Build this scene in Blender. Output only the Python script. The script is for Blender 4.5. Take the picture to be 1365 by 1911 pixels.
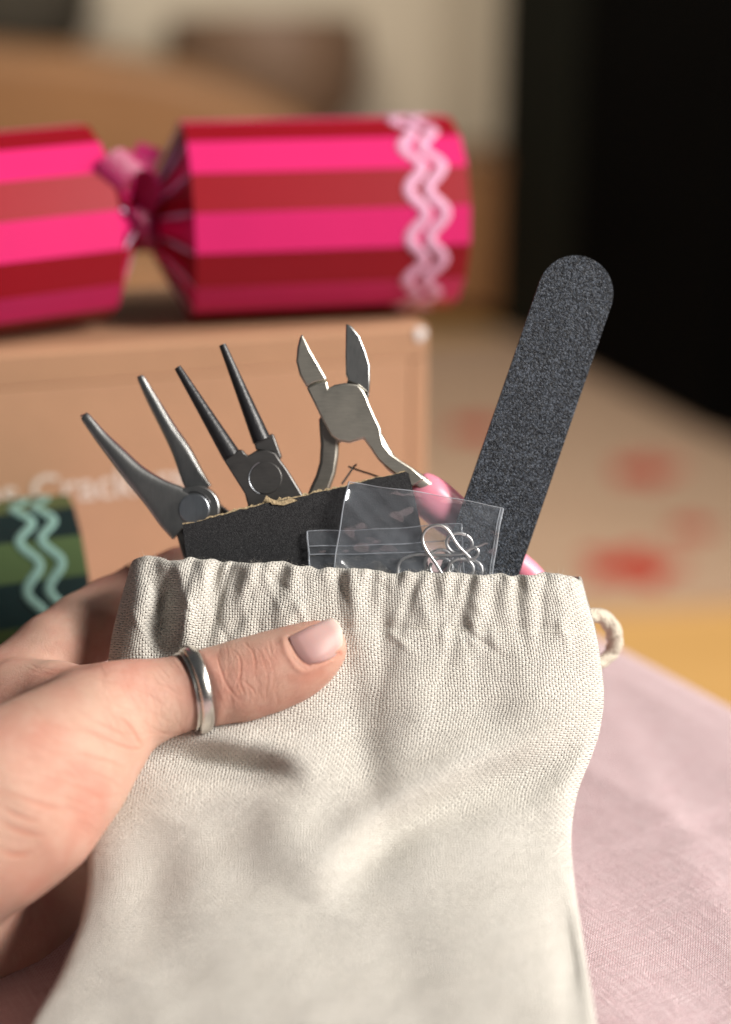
import bpy, bmesh, math, random
import numpy as np
from mathutils import Vector, Matrix
from mathutils.bvhtree import BVHTree

random.seed(7); np.random.seed(7)
sc = bpy.context.scene
for o in list(bpy.data.objects): bpy.data.objects.remove(o)
col = sc.collection
rad = math.radians

# ------------------------------------------------------------------ camera, light, exposure
PITCH = rad(20.0)
CAM = Vector((0, 0, 0.245))
RIGHT = Vector((1, 0, 0)); UP = Vector((0, math.sin(PITCH), math.cos(PITCH))); FWD = Vector((0, math.cos(PITCH), -math.sin(PITCH)))
W, H, FPX = 1365.0, 1911.0, 2844.0
cd = bpy.data.cameras.new('camera'); cam = bpy.data.objects.new('camera', cd); col.objects.link(cam)
cam.location = CAM; cam.rotation_euler = (math.pi/2 - PITCH, 0, 0)
cd.sensor_fit = 'VERTICAL'; cd.sensor_height = 33.6; cd.sensor_width = 24.0
cd.lens = FPX * 33.6 / H
cd.clip_start = 0.01; cd.clip_end = 60
cd.dof.use_dof = True; cd.dof.focus_distance = 0.400; cd.dof.aperture_fstop = 3.5; cd.dof.aperture_blades = 0
sc.camera = cam

world = bpy.data.worlds.new('World'); sc.world = world; world.use_nodes = True
bg = world.node_tree.nodes['Background']; bg.inputs[0].default_value = (0.90, 0.95, 1.0, 1); bg.inputs[1].default_value = 0.07

def area(name, loc, target, size, power, color, size_y=None):
    l = bpy.data.lights.new(name, 'AREA'); l.energy = power; l.color = color; l.size = size
    if size_y: l.shape = 'RECTANGLE'; l.size_y = size_y
    o = bpy.data.objects.new(name, l); col.objects.link(o); o.location = loc
    o.rotation_euler = (Vector(target) - Vector(loc)).to_track_quat('-Z', 'Y').to_euler()
    return o
area('window_light', (2.10, -0.50, 1.55), (0.0, 0.42, 0.12), 0.75, 134, (1.0, 0.955, 0.90), 1.0)
area('second_window_light', (2.30, 0.85, 1.50), (0.0, 0.42, 0.12), 0.75, 44, (1.0, 0.94, 0.86), 1.0)
area('far_fill_light', (-0.5, 1.6, 1.7), (0.35, 3.9, 0.45), 1.0, 62, (1.0, 0.92, 0.80), 1.2)  # added fill lamp for the far wall and floor, no known window

vs = sc.view_settings
vs.view_transform = 'Standard'; vs.look = 'None'; vs.exposure = 0.0; vs.gamma = 1.0; vs.use_curve_mapping = False
sc.cycles.use_denoising = True
sc.cycles.max_bounces = 10; sc.cycles.transparent_max_bounces = 24
sc.cycles.caustics_reflective = False; sc.cycles.caustics_refractive = False

# ------------------------------------------------------------------ pixel to place
def ray(px, py): return RIGHT*((px - W/2)/FPX) + UP*((H/2 - py)/FPX) + FWD
def P(px, py, d): return CAM + ray(px, py)*d
def onz(px, py, z):
    r = ray(px, py); return CAM + r*((z - CAM.z)/r.z)
def onplane(px, py, p0, n):
    r = ray(px, py); return CAM + r*((p0 - CAM).dot(n)/r.dot(n))
def topx(v):
    q = v - CAM; d = q.dot(FWD)
    return W/2 + FPX*q.dot(RIGHT)/d, H/2 - FPX*q.dot(UP)/d, d

# ------------------------------------------------------------------ materials
class NT:
    def __init__(s, name):
        s.m = bpy.data.materials.new(name); s.m.use_nodes = True; s.t = s.m.node_tree; s.b = s.t.nodes['Principled BSDF']
        s.out = s.t.nodes['Material Output']
    def n(s, typ, **kw):
        x = s.t.nodes.new(typ)
        for k, v in kw.items(): setattr(x, k, v)
        return x
    def link(s, a, b): s.t.links.new(a, b)
    def put(s, sock, v):
        if isinstance(v, bpy.types.NodeSocket): s.link(v, sock)
        elif isinstance(v, (tuple, list)) and len(v) == 3 and sock.type == 'RGBA': sock.default_value = (*v, 1)
        else: sock.default_value = v
    def math(s, op, a, b=None, c=None, clamp=False):
        x = s.n('ShaderNodeMath', operation=op); x.use_clamp = clamp
        for i, v in enumerate((a, b, c)):
            if v is not None: s.put(x.inputs[i], v)
        return x.outputs[0]
    def noise(s, vec, scale, detail=2, rough=.5, dist=0):
        x = s.n('ShaderNodeTexNoise'); s.put(x.inputs['Scale'], scale); x.inputs['Detail'].default_value = detail
        x.inputs['Roughness'].default_value = rough; x.inputs['Distortion'].default_value = dist
        if vec is not None: s.link(vec, x.inputs['Vector'])
        return x.outputs['Fac']
    def vor(s, vec, scale, out='Distance', feature='F1'):
        x = s.n('ShaderNodeTexVoronoi', feature=feature); s.put(x.inputs['Scale'], scale)
        if vec is not None: s.link(vec, x.inputs['Vector'])
        return x.outputs[out]
    def ramp(s, fac, stops):
        x = s.n('ShaderNodeValToRGB'); e = x.color_ramp.elements
        while len(e) < len(stops): e.new(0.5)
        for i, (p, c) in enumerate(stops):
            e[i].position = p; e[i].color = (*c, 1) if len(c) == 3 else c
        s.link(fac, x.inputs[0]); return x.outputs[0]
    def mix(s, f, a, b, blend='MIX'):
        x = s.n('ShaderNodeMix', data_type='RGBA', blend_type=blend)
        s.put(x.inputs[0], f); s.put(x.inputs[6], a); s.put(x.inputs[7], b); return x.outputs[2]
    def coord(s, which='Object', scale=None, rot=None):
        x = s.n('ShaderNodeTexCoord').outputs[which]
        if scale or rot:
            mp = s.n('ShaderNodeMapping'); s.link(x, mp.inputs[0])
            if scale: mp.inputs['Scale'].default_value = scale
            if rot: mp.inputs['Rotation'].default_value = rot
            x = mp.outputs[0]
        return x
    def bump(s, h, dist, strength=1.0, normal=None):
        x = s.n('ShaderNodeBump'); x.inputs['Strength'].default_value = strength; x.inputs['Distance'].default_value = dist
        s.link(h, x.inputs['Height'])
        if normal: s.link(normal, x.inputs['Normal'])
        return x.outputs[0]
    def set(s, **kw):
        for k, v in kw.items(): s.put(s.b.inputs[k.replace('_', ' ')], v)
        return s
def simple(name, c, rough=.5, metal=0, bumpscale=None, bumpd=1e-4, var=.12, vscale=60, spec=.5):
    t = NT(name); v = t.coord()
    f = t.noise(v, vscale, 4)
    cc = t.mix(t.math('MULTIPLY', f, 1.0), tuple(x*(1-var) for x in c), tuple(min(1, x*(1+var)) for x in c))
    t.set(Base_Color=cc, Roughness=rough, Metallic=metal); t.b.inputs['Specular IOR Level'].default_value = spec
    if bumpscale: t.set(Normal=t.bump(t.noise(v, bumpscale, 3), bumpd))
    return t.m

def weave_height(t, cu, cv, wob=.35, nscale=900, wander=3.0):
    """plain weave in metres from the UV map: warp knuckles over weft knuckles"""
    uv = t.n('ShaderNodeUVMap').outputs[0]
    sp = t.n('ShaderNodeSeparateXYZ'); t.link(uv, sp.inputs[0])
    n1 = t.noise(uv, nscale, 2); n2 = t.noise(t.coord('UV', (1, 1, 1), (0, 0, 1.3)), nscale*.8, 2)
    lw_ = t.math('MULTIPLY', t.math('SUBTRACT', t.noise(uv, 110, 2), .5), wander)
    U = t.math('ADD', t.math('ADD', t.math('DIVIDE', sp.outputs[0], cu), lw_), t.math('MULTIPLY', t.math('SUBTRACT', n1, .5), wob*2))
    V = t.math('ADD', t.math('ADD', t.math('DIVIDE', sp.outputs[1], cv), lw_), t.math('MULTIPLY', t.math('SUBTRACT', n2, .5), wob*2))
    s = t.math('MULTIPLY', t.math('SINE', t.math('MULTIPLY', U, math.pi)), t.math('SINE', t.math('MULTIPLY', V, math.pi)))
    a = t.math('POWER', t.math('ABSOLUTE', s), .7)
    k = t.math('MULTIPLY_ADD', t.math('GREATER_THAN', s, 0.0), .64, .36)
    k = t.math('MULTIPLY', k, t.math('MULTIPLY_ADD', t.noise(uv, 1100, 1), 1.1, .45))
    return t.math('MULTIPLY', a, k), uv, s

def canvas_material():
    t = NT('canvas'); h, uv, s = weave_height(t, .00073, .00063, .38, 480)
    fib = t.noise(uv, 9000, 3, .7)
    hh = t.math('MULTIPLY_ADD', fib, .22, h)
    big = t.noise(uv, 90, 4, .6)
    yarn = t.noise(uv, 1500, 2)
    c = t.mix(big, (.74, .70, .625), (.82, .79, .73))
    c = t.mix(t.math('MULTIPLY', yarn, .30), c, (.64, .57, .47))
    mott = t.noise(uv, 420, 3, .65)
    c = t.mix(t.math('MULTIPLY', t.ramp(mott, [(.42, (0, 0, 0)), (.68, (1, 1, 1))]), .30), c, (.62, .585, .515))
    fl = t.vor(uv, 130)                                           # seed flecks in the unbleached yarn
    c = t.mix(t.math('MULTIPLY', t.math('LESS_THAN', fl, .035), .55), c, (.25, .16, .08))
    t.set(Base_Color=c, Roughness=.92, Normal=t.bump(hh, .00066, 1.0))
    t.b.inputs['Specular IOR Level'].default_value = .15
    t.b.inputs['Sheen Weight'].default_value = .25; t.b.inputs['Sheen Roughness'].default_value = .5
    return t.m
def linen_material():
    t = NT('pink_linen'); h, uv, s = weave_height(t, .00048, .00046, .20, 500, .6)
    su = t.noise(t.coord('UV', (90, 2300, 1)), 1.0, 3, .6); sv = t.noise(t.coord('UV', (2300, 90, 1)), 1.0, 3, .6)
    slub = t.math('ADD', t.math('MULTIPLY', su, .5), t.math('MULTIPLY', sv, .5))
    c = t.mix(t.ramp(slub, [(.40, (0, 0, 0)), (.60, (1, 1, 1))]), (.66, .40, .425), (.86, .65, .67))
    c = t.mix(t.math('MULTIPLY', t.math('GREATER_THAN', s, 0), .6), c, (.92, .77, .80))
    hh = t.math('ADD', h, t.math('MULTIPLY', slub, 2.6))
    t.set(Base_Color=c, Roughness=.8, Normal=t.bump(hh, .00045, 1.0)); t.b.inputs['Specular IOR Level'].default_value = .25
    t.b.inputs['Sheen Weight'].default_value = .2
    return t.m
def skin_material():
    t = NT('skin'); v = t.coord()
    n1 = t.noise(v, 55, 3); n2 = t.noise(v, 260, 4, .6)
    c = t.mix(t.ramp(n1, [(.36, (0, 0, 0)), (.66, (1, 1, 1))]), (.58, .37, .28), (.58, .285, .215))
    c = t.mix(t.math('MULTIPLY', t.ramp(n2, [(.45, (0, 0, 0)), (.75, (1, 1, 1))]), .35), c, (.68, .47, .375))
    at = t.n('ShaderNodeAttribute', attribute_name='flush')
    c = t.mix(t.math('MULTIPLY', at.outputs['Fac'], .62), c, (.48, .16, .10))
    cells = t.vor(v, 2600, 'Distance', 'DISTANCE_TO_EDGE'); cells2 = t.vor(v, 1300, 'Distance', 'DISTANCE_TO_EDGE')
    streak = t.noise(t.coord('Object', (1500, 1500, 260), (.0, .5, .6)), 1.0, 3, .6)
    hh = t.math('ADD', t.math('MULTIPLY', t.math('MINIMUM', cells, .12), 3.0), t.math('MULTIPLY', t.math('MINIMUM', cells2, .10), 3.0))
    hh = t.math('ADD', hh, t.math('MULTIPLY', streak, .9))
    t.set(Base_Color=c, Roughness=t.math('MULTIPLY_ADD', n2, .2, .46), Normal=t.bump(hh, .00022, .70))
    b = t.b.inputs
    b['Subsurface Weight'].default_value = .20; b['Subsurface Radius'].default_value = (1.0, .32, .16); b['Subsurface Scale'].default_value = .0028
    b['Specular IOR Level'].default_value = .42
    return t.m
def grit_material(name, base, glint, scale, dist):
    t = NT(name); v = t.coord()
    g = t.vor(v, scale); n = t.noise(v, scale*.6, 3, .7); big = t.noise(v, 60, 4)
    h = t.math('ADD', t.math('MULTIPLY', t.math('SUBTRACT', 1.0, g), 1.0), n)
    cellc = t.vor(v, scale, 'Color')
    bw = t.n('ShaderNodeRGBToBW'); t.link(cellc, bw.inputs[0])
    f = t.ramp(bw.outputs[0], [(.50, (0, 0, 0)), (.78, (1, 1, 1))])
    c = t.mix(t.math('MULTIPLY', f, .8), tuple(x*.7 for x in base), glint)
    c = t.mix(t.math('MULTIPLY', big, .35), c, base)
    t.set(Base_Color=c, Roughness=.34, Normal=t.bump(h, dist, 1.0)); t.b.inputs['Specular IOR Level'].default_value = .24
    return t.m
def steel_material(name, c, rough, sc_=(220, 5000, 220), rot=(0, .3, 0)):
    t = NT(name); v = t.coord('Object', sc_, rot)
    br = t.noise(v, 1.0, 4, .65); v2 = t.coord()
    sm = t.noise(v2, 120, 4, .6)
    cc = t.mix(br, tuple(x*.72 for x in c), tuple(min(1, x*1.25) for x in c))
    cc = t.mix(t.math('MULTIPLY', t.ramp(sm, [(.5, (0, 0, 0)), (.75, (1, 1, 1))]), .35), cc, tuple(x*.55 for x in c))
    t.set(Base_Color=cc, Metallic=1.0, Roughness=t.math('MULTIPLY_ADD', sm, .22, rough-.1), Normal=t.bump(br, .00005, .55))
    return t.m
def film_material(name, haze=.10, tint=(.80, .86, .95)):
    t = NT(name); v = t.coord()
    tr = t.n('ShaderNodeBsdfTransparent'); tr.inputs[0].default_value = (.965, .972, .98, 1)
    gl = t.n('ShaderNodeBsdfGlossy'); gl.inputs['Roughness'].default_value = .12
    df = t.n('ShaderNodeBsdfDiffuse'); df.inputs[0].default_value = (*tint, 1)
    b = t.bump(t.math('ADD', t.noise(v, 75, 2, .5, .8), t.math('MULTIPLY', t.noise(v, 300, 2), .10)), .0008, .5)
    t.link(b, gl.inputs['Normal'])
    lw = t.n('ShaderNodeFresnel'); lw.inputs[0].default_value = 1.5; t.link(b, lw.inputs[1])
    m1 = t.n('ShaderNodeMixShader'); t.put(m1.inputs[0], t.math('MULTIPLY_ADD', t.noise(v, 140, 4, .65), haze*1.1, haze*.35))
    t.link(tr.outputs[0], m1.inputs[1]); t.link(df.outputs[0], m1.inputs[2])
    m2 = t.n('ShaderNodeMixShader'); t.put(m2.inputs[0], t.math('MULTIPLY', lw.outputs[0], 2.2, clamp=True))
    t.link(m1.outputs[0], m2.inputs[1]); t.link(gl.outputs[0], m2.inputs[2]); t.link(m2.outputs[0], t.out.inputs[0])
    return t.m

M = {}
M['canvas'] = canvas_material(); M['linen'] = linen_material(); M['skin'] = skin_material()
M['cord'] = simple('cotton_cord', (.60, .54, .44), .95, 0, 1500, .0009, .25, 400, .1)
M['thread'] = simple('sewing_thread', (.72, .69, .61), .9, 0, 3000, .0001, .1, 300, .1)
M['file_grit'] = grit_material('black_file_grit', (.012, .015, .021), (.115, .137, .172), 2700, .00026)
M['paper_grit'] = grit_material('black_sandpaper', (.026, .026, .028), (.060, .061, .064), 5200, .00008)
M['red_core'] = simple('red_foam_core', (.22, .045, .035), .8, 0, 900, .0002)
M['torn'] = simple('torn_backing_paper', (.52, .40, .24), .95, 0, 1500, .0004, .5, 700, .1)
M['steel'] = steel_material('brushed_steel', (.56, .53, .46), .42)
M['steel_dark'] = steel_material('gunmetal_steel', (.17, .165, .16), .46)
M['steel_handle'] = steel_material('handle_steel', (.42, .39, .34), .42)
M['steel_ground'] = steel_material('ground_steel', (.42, .42, .41), .36, (3000, 300, 300), (0, .9, 0))
M['black_jaw'] = simple('blackened_steel', (.018, .018, .020), .40, 0, 1500, .0001, .3, 300, .6)
M['rivet'] = steel_material('rivet_steel', (.50, .53, .57), .36, (3000, 200, 200), (0, .15, 0))
M['pink_grip'] = simple('pink_rubber_grip', (.86, .30, .40), .32, 0, 400, .00005, .06, 60)
M['pink_grip'].node_tree.nodes['Principled BSDF'].inputs['Subsurface Weight'].default_value = .25
M['pink_grip'].node_tree.nodes['Principled BSDF'].inputs['Subsurface Scale'].default_value = .003
M['silver'] = steel_material('silver_wire', (.97, .95, .92), .36, (600, 600, 600))
M['ring_silver'] = steel_material('worn_silver', (.78, .745, .69), .24, (900, 900, 200))
M['film'] = film_material('clear_film', .055); M['film_edge'] = film_material('welded_film_edge', .40)
def nail_material():
    t = NT('nail_plate'); at = t.n('ShaderNodeAttribute', attribute_name='flush')
    c = t.ramp(at.outputs['Fac'], [(0, (.42, .23, .21)), (.25, (.45, .262, .245)), (.80, (.48, .31, .285)), (.93, (.56, .43, .385)), (1, (.62, .53, .46))])
    t.set(Base_Color=c, Roughness=.52); t.b.inputs['Subsurface Weight'].default_value = .25
    t.b.inputs['Subsurface Scale'].default_value = .002
    t.b.inputs['Specular IOR Level'].default_value = .4
    return t.m
M['nail'] = nail_material()

# ------------------------------------------------------------------ mesh helpers
def obj(name, verts, faces, mat, parent=None, smooth=True, angle=None, uvs=None, mats=None, fmat=None):
    me = bpy.data.meshes.new(name)
    me.from_pydata([tuple(v) for v in verts], [], faces); me.update()
    return link_mesh(name, me, mat, parent, smooth, angle, uvs, mats, fmat)
def link_mesh(name, me, mat, parent=None, smooth=True, angle=None, uvs=None, mats=None, fmat=None):
    if mats:
        for m_ in mats: me.materials.append(m_)
        me.polygons.foreach_set('material_index', fmat)
    elif mat: me.materials.append(mat)
    if smooth:
        me.polygons.foreach_set('use_smooth', [True]*len(me.polygons))
        if angle: me.set_sharp_from_angle(angle=rad(angle))
    if uvs is not None:
        l = me.uv_layers.new(name='UVMap'); idx = np.zeros(len(me.loops), int); me.loops.foreach_get('vertex_index', idx)
        l.data.foreach_set('uv', np.asarray(uvs, float)[idx].ravel())
    o = bpy.data.objects.new(name, me); col.objects.link(o)
    if parent:
        o.parent = parent; o.matrix_parent_inverse = Matrix.Translation(parent.location).inverted()
    return o
def thing(name, label, cat, loc, group=None):
    o = bpy.data.objects.new(name, None); o.empty_display_size = .01; col.objects.link(o); o.location = loc
    return tag(o, label, cat, group)
def tag(o, label, cat, group=None, kind=None):
    if label: o['label'] = label
    if cat: o['category'] = cat
    if group: o['group'] = group
    if kind: o['kind'] = kind
    return o
def bevel(o, w, seg=2, ang=35):
    m = o.modifiers.new('bevel', 'BEVEL'); m.width = w; m.segments = seg; m.limit_method = 'ANGLE'; m.angle_limit = rad(ang)
    return o
def catmull(pts, n, closed=False):
    p = np.asarray(pts, float); k = len(p); out = []
    segs = k if closed else k-1
    for i in range(segs):
        if closed: a, b, c, d = p[(i-1) % k], p[i], p[(i+1) % k], p[(i+2) % k]
        else: a, b, c, d = p[max(i-1, 0)], p[i], p[i+1], p[min(i+2, k-1)]
        for j in range(n):
            t = j/n
            out.append(.5*((2*b) + (c-a)*t + (2*a-5*b+4*c-d)*t*t + (3*b-a-3*c+d)*t**3))
    if not closed: out.append(p[-1])
    return np.array(out)
def slab(name, poly, d, thick, mat, parent=None, bev=.0003, tilt=None, back_scale=1.0):
    """outline in pixels set at its own distance, with real thickness"""
    fr = []
    for px, py in poly:
        dd = d if tilt is None else tilt(px, py, d)
        fr.append(P(px, py, dd))
    n = len(fr); vs_ = fr + [v + FWD*thick for v in fr]
    area2 = sum(poly[i][0]*poly[(i+1) % n][1] - poly[(i+1) % n][0]*poly[i][1] for i in range(n))
    idx = list(range(n)) if area2 < 0 else list(range(n))[::-1]
    faces = [tuple(idx), tuple(i+n for i in idx[::-1])]
    for k in range(n):
        a, b = idx[k], idx[(k+1) % n]; faces.append((b, a, a+n, b+n))
    o = obj(name, vs_, faces, mat, parent, True, 30)
    if bev: bevel(o, bev, 2, 40)
    return o
def tube(name, pts, r, mat, parent=None, n=8, res=6, closed=False, flat=None, axis=None, ply=None):
    """pts world positions; r radius or list of radii"""
    q = catmull(pts, res, closed)
    rr = np.full(len(q), r) if np.isscalar(r) else catmull(np.array(r).reshape(-1, 1), res, closed).ravel()
    m = len(q); vs_, fs = [], []
    prev = None
    for i in range(m):
        t = Vector(q[(i+1) % m] - q[i-1]) if closed else Vector(q[min(i+1, m-1)] - q[max(i-1, 0)])
        t.normalize()
        if prev is None: prev = t.orthogonal() if axis is None else Vector(axis)
        s = (prev - t*prev.dot(t)).normalized(); prev = s; b = t.cross(s)
        for k in range(n):
            a = 2*math.pi*k/n
            vs_.append(Vector(q[i]) + (s*math.cos(a) + b*math.sin(a)*(flat or 1))*rr[i]*(1 + (ply[0]*abs(math.cos(1.5*a - i*ply[1])) - ply[0]*.5 if ply else 0)))
    for i in range(m if closed else m-1):
        for k in range(n):
            a, b_ = i*n+k, i*n+(k+1) % n; c, d = ((i+1) % m)*n+(k+1) % n, ((i+1) % m)*n+k
            fs.append((a, b_, c, d))
    if not closed:
        fs.append(tuple(range(n))[::-1]); fs.append(tuple((m-1)*n+k for k in range(n)))
    return obj(name, vs_, fs, mat, parent, True, 50)
def loft(name, st, mat, parent=None, n=24, res=5, angle=None, capround=True):
    """st rows: px, py, d, half width (px), half depth (m), exponent"""
    q = catmull(st, res); m = len(q); vs_, fs = [], []
    C = [P(r[0], r[1], r[2]) for r in q]
    for i in range(m):
        t = (C[min(i+1, m-1)] - C[max(i-1, 0)]).normalized()
        side = t.cross(FWD).normalized(); dep = side.cross(t).normalized()
        a = q[i][3]*q[i][2]/FPX; b = q[i][4]; e = q[i][5]
        for k in range(n):
            th = 2*math.pi*(k+.5)/n; c, s = math.cos(th), math.sin(th)
            vs_.append(C[i] + side*(a*math.copysign(abs(c)**(2/e), c)) + dep*(b*math.copysign(abs(s)**(2/e), s)))
    for i in range(m-1):
        for k in range(n): fs.append((i*n+k, i*n+(k+1) % n, (i+1)*n+(k+1) % n, (i+1)*n+k))
    fs.append(tuple(range(n))[::-1]); fs.append(tuple((m-1)*n+k for k in range(n)))
    me = bpy.data.meshes.new(name); me.from_pydata([tuple(v) for v in vs_], [], fs); me.update()
    bm = bmesh.new(); bm.from_mesh(me); bmesh.ops.recalc_face_normals(bm, faces=bm.faces); bm.to_mesh(me); bm.free()
    return link_mesh(name, me, mat, parent, True, angle or 40)
def box_verts(o, ex, ey, ez):
    """corner o and three edge vectors"""
    v = [o, o+ex, o+ex+ey, o+ey]; v += [q+ez for q in v]
    return v, [(0, 3, 2, 1), (4, 5, 6, 7), (0, 1, 5, 4), (1, 2, 6, 5), (2, 3, 7, 6), (3, 0, 4, 7)]
def boxo(name, o, ex, ey, ez, mat, parent=None, bev=0):
    v, f = box_verts(Vector(o), Vector(ex), Vector(ey), Vector(ez))
    me = bpy.data.meshes.new(name); me.from_pydata([tuple(x) for x in v], [], f); me.update()
    bm = bmesh.new(); bm.from_mesh(me); bmesh.ops.recalc_face_normals(bm, faces=bm.faces); bm.to_mesh(me); bm.free()
    ob = link_mesh(name, me, mat, parent, True, 30)
    if bev: bevel(ob, bev, 3)
    return ob

# ================================================================== SETTING
FLOOR = -0.75
def wood_material(name, c1, c2):
    t = NT(name); v = t.coord('Object', (2.5, 22, 22)); f = t.noise(v, 1.0, 5, .6, .4)
    pl = t.noise(t.coord('Object', (.6, 7, 1)), 1.0, 1)
    t.set(Base_Color=t.mix(f, c1, t.mix(pl, c2, c1)), Roughness=.42); return t.m
M['floor'] = wood_material('honey_floorboards', (.58, .33, .11), (.78, .48, .19))
M['brown_wood'] = wood_material('brown_wood', (.20, .085, .028), (.30, .145, .055))
M['wall'] = simple('beige_plaster', (.66, .57, .44), .9, 0, 60, .001, .06, 3)
M['black'] = simple('black_enamel', (.002, .002, .002), .8, 0, None, 0, .3, 4, .04)
M['olive_black'] = simple('dark_olive_paint', (.011, .012, .009), .8, 0, None, 0, .2, 4, .08)
M['rug'] = None
fl = obj('floor', [(-4, .3, FLOOR), (4, .3, FLOOR), (4, 5.2, FLOOR), (-4, 5.2, FLOOR)], [(0, 1, 2, 3)], M['floor']); tag(fl, None, None, kind='structure')
wl = obj('wall', [(-4, 4.7, FLOOR), (4, 4.7, FLOOR), (4, 4.7, 1.75), (-4, 4.7, 1.75)], [(0, 1, 2, 3)], M['wall']); tag(wl, None, None, kind='structure')

def rug_material():
    t = NT('floral_rug'); v = t.coord('Object'); n = t.noise(v, 3.0, 4, .6)
    big = t.vor(v, 2.1); red = t.math('LESS_THAN', t.math('ADD', big, t.math('MULTIPLY', t.math('SUBTRACT', n, .5), .35)), .20)
    c = t.mix(n, (.44, .29, .19), (.54, .37, .255))
    t.set(Base_Color=t.mix(t.math('MULTIPLY', red, .8), c, (.62, .26, .17)), Roughness=.95, Normal=t.bump(t.noise(v, 300, 3), .004)); return t.m
M['rug'] = rug_material()
rz = FLOOR + .012
rp = [onz(690, 640, rz), onz(1000, 620, rz), onz(1560, 850, rz), onz(1420, 1120, rz), onz(1000, 1140, rz), onz(560, 1120, rz)]
rug = thing('floor_rug', 'pale beige rug with red flowers lying on the honey floorboards', 'rug', rp[0])
bmv = [Vector(p) for p in rp]; nrp = len(bmv)
obj('pile', bmv + [v - Vector((0, 0, .01)) for v in bmv], [tuple(range(nrp))[::-1], tuple(range(nrp, 2*nrp))] + [(i, (i+1) % nrp, nrp+(i+1) % nrp, nrp+i) for i in range(nrp)], M['rug'], rug, False)
M['red_flower'] = simple('red_wool', (.42, .025, .015), .95, 0, 200, .003, .2, 20, .1)
for fx, fy, fr_ in ((1178, 1055, .066), (1200, 880, .050), (890, 800, .05), (1290, 985, .03)):
    c = onz(fx, fy, rz + .004); vv = []
    for k in range(40):
        a = 2*math.pi*k/40; r = fr_*(1 + .28*math.cos(5*a)); vv.append((c.x + r*math.cos(a)*1.15, c.y + r*math.sin(a), c.z))
    obj('flower', vv + [(x, y, z - .006) for x, y, z in vv], [tuple(range(40)), tuple(range(40, 80))[::-1]] + [((i+1) % 40, i, 40+i, 40+(i+1) % 40) for i in range(40)], M['red_flower'], rug, False)

# dark cabinet standing on the rug's far side
ca, cb = onz(918, 612, FLOOR), onz(1365, 845, FLOOR)
dirc = (cb - ca).normalized(); nb = Vector((-dirc.y, dirc.x, 0)); nb = nb if nb.y > 0 else -nb
L = (cb - ca).length
cab = thing('cabinet', 'tall black cabinet standing behind the rug', 'cabinet', ca)
boxo('carcass', ca + nb*.02, dirc*(L + 1.2), nb*.5, Vector((0, 0, 1.75)), M['black'], cab, .01)
boxo('side_panel', ca + Vector((0, 0, .02)) + dirc*.01, dirc*(L*.36), nb*.022, Vector((0, 0, 1.7)), M['olive_black'], cab, .004)
boxo('door', ca + Vector((0, 0, .02)) + dirc*(L*.38), dirc*(L*.55), nb*.021, Vector((0, 0, 1.7)), M['black'], cab, .004)

# brown sideboard along the wall and a taller dresser at its end
def at_depth(px, py, Y):
    r = ray(px, py); return CAM + r*(Y/r.y)
sbp = at_depth(470, 300, 4.25); sbe = at_depth(985, 300, 4.25)
sb = thing('low_sideboard', 'low brown wooden sideboard against the beige wall', 'sideboard', (sbp.x, 4.25, FLOOR))
boxo('body', (sbp.x, 4.25, FLOOR + .06), (sbe.x - sbp.x, 0, 0), (0, .4, 0), (0, 0, sbp.z - FLOOR - .08), M['brown_wood'], sb, .008)
boxo('top', (sbp.x - .02, 4.23, sbp.z - .02), (sbe.x - sbp.x + .04, 0, 0), (0, .43, 0), (0, 0, .025), M['brown_wood'], sb, .006)
M['tan_leather'] = simple('brown_leather', (.27, .13, .052), .55, 0, 30, .004, .18, 5)
dp = at_depth(-250, 75, 4.0)
arm = thing('armchair', 'brown leather armchair with sloping rounded back in front of the sideboard', 'armchair', (dp.x, 3.6, FLOOR))
sil = catmull([(-420, 40), (-200, 62), (0, 88), (160, 100), (300, 122), (420, 160), (520, 205), (600, 262), (640, 340), (655, 470)], 4)
bk = [at_depth(x_, y_, 3.75) for x_, y_ in sil]; zb = FLOOR + .12
bk += [Vector((bk[-1].x, 3.75, zb)), Vector((bk[0].x, 3.75, zb))]
nb_ = len(bk)
bko = obj('backrest', bk + [v + Vector((0, .22, 0)) for v in bk], [tuple(range(nb_)), tuple(range(nb_, 2*nb_))[::-1]] + [((i+1) % nb_, i, nb_+i, nb_+(i+1) % nb_) for i in range(nb_)], M['tan_leather'], arm, True, 40)
bevel(bko, .05, 4)
boxo('seat', (bk[0].x + .05, 3.15, FLOOR + .14), (bk[-2].x - bk[0].x - .1, 0, 0), (0, .6, 0), (0, 0, .26), M['tan_leather'], arm, .05)
for fx_ in (bk[0].x + .1, bk[-2].x - .16):
    for fy_ in (3.2, 3.85): boxo('foot', (fx_, fy_, FLOOR), (.06, 0, 0), (0, .06, 0), (0, 0, .15), M['brown_wood'], arm, .006)
M['basket'] = simple('dark_basket', (.07, .06, .045), .9, 0, 90, .01, .3, 30, .2)
def lathe(name, base, prof, mat, parent=None, n=28):
    vv, ff = [], []
    for r, z in prof:
        for k in range(n):
            a = 2*math.pi*k/n; vv.append((base[0] + r*math.cos(a), base[1] + r*math.sin(a), base[2] + z))
    for i in range(len(prof)-1):
        for k in range(n): ff.append((i*n+k, i*n+(k+1) % n, (i+1)*n+(k+1) % n, (i+1)*n+k))
    ff.append(tuple(range(n))[::-1]); ff.append(tuple((len(prof)-1)*n+k for k in range(n)))
    return obj(name, vv, ff, mat, parent, True, 40)
sh_ = thing('side_table', 'brown wooden side table standing behind the armchair', 'table', (at_depth(40, 72, 4.3).x, 4.3, FLOOR))
b1 = at_depth(20, 92, 4.3)
lathe('table_top', (b1.x, 4.3, b1.z - .03), [(.24, 0), (.25, .01), (.25, .024), (.24, .03)], M['brown_wood'], sh_)
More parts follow.
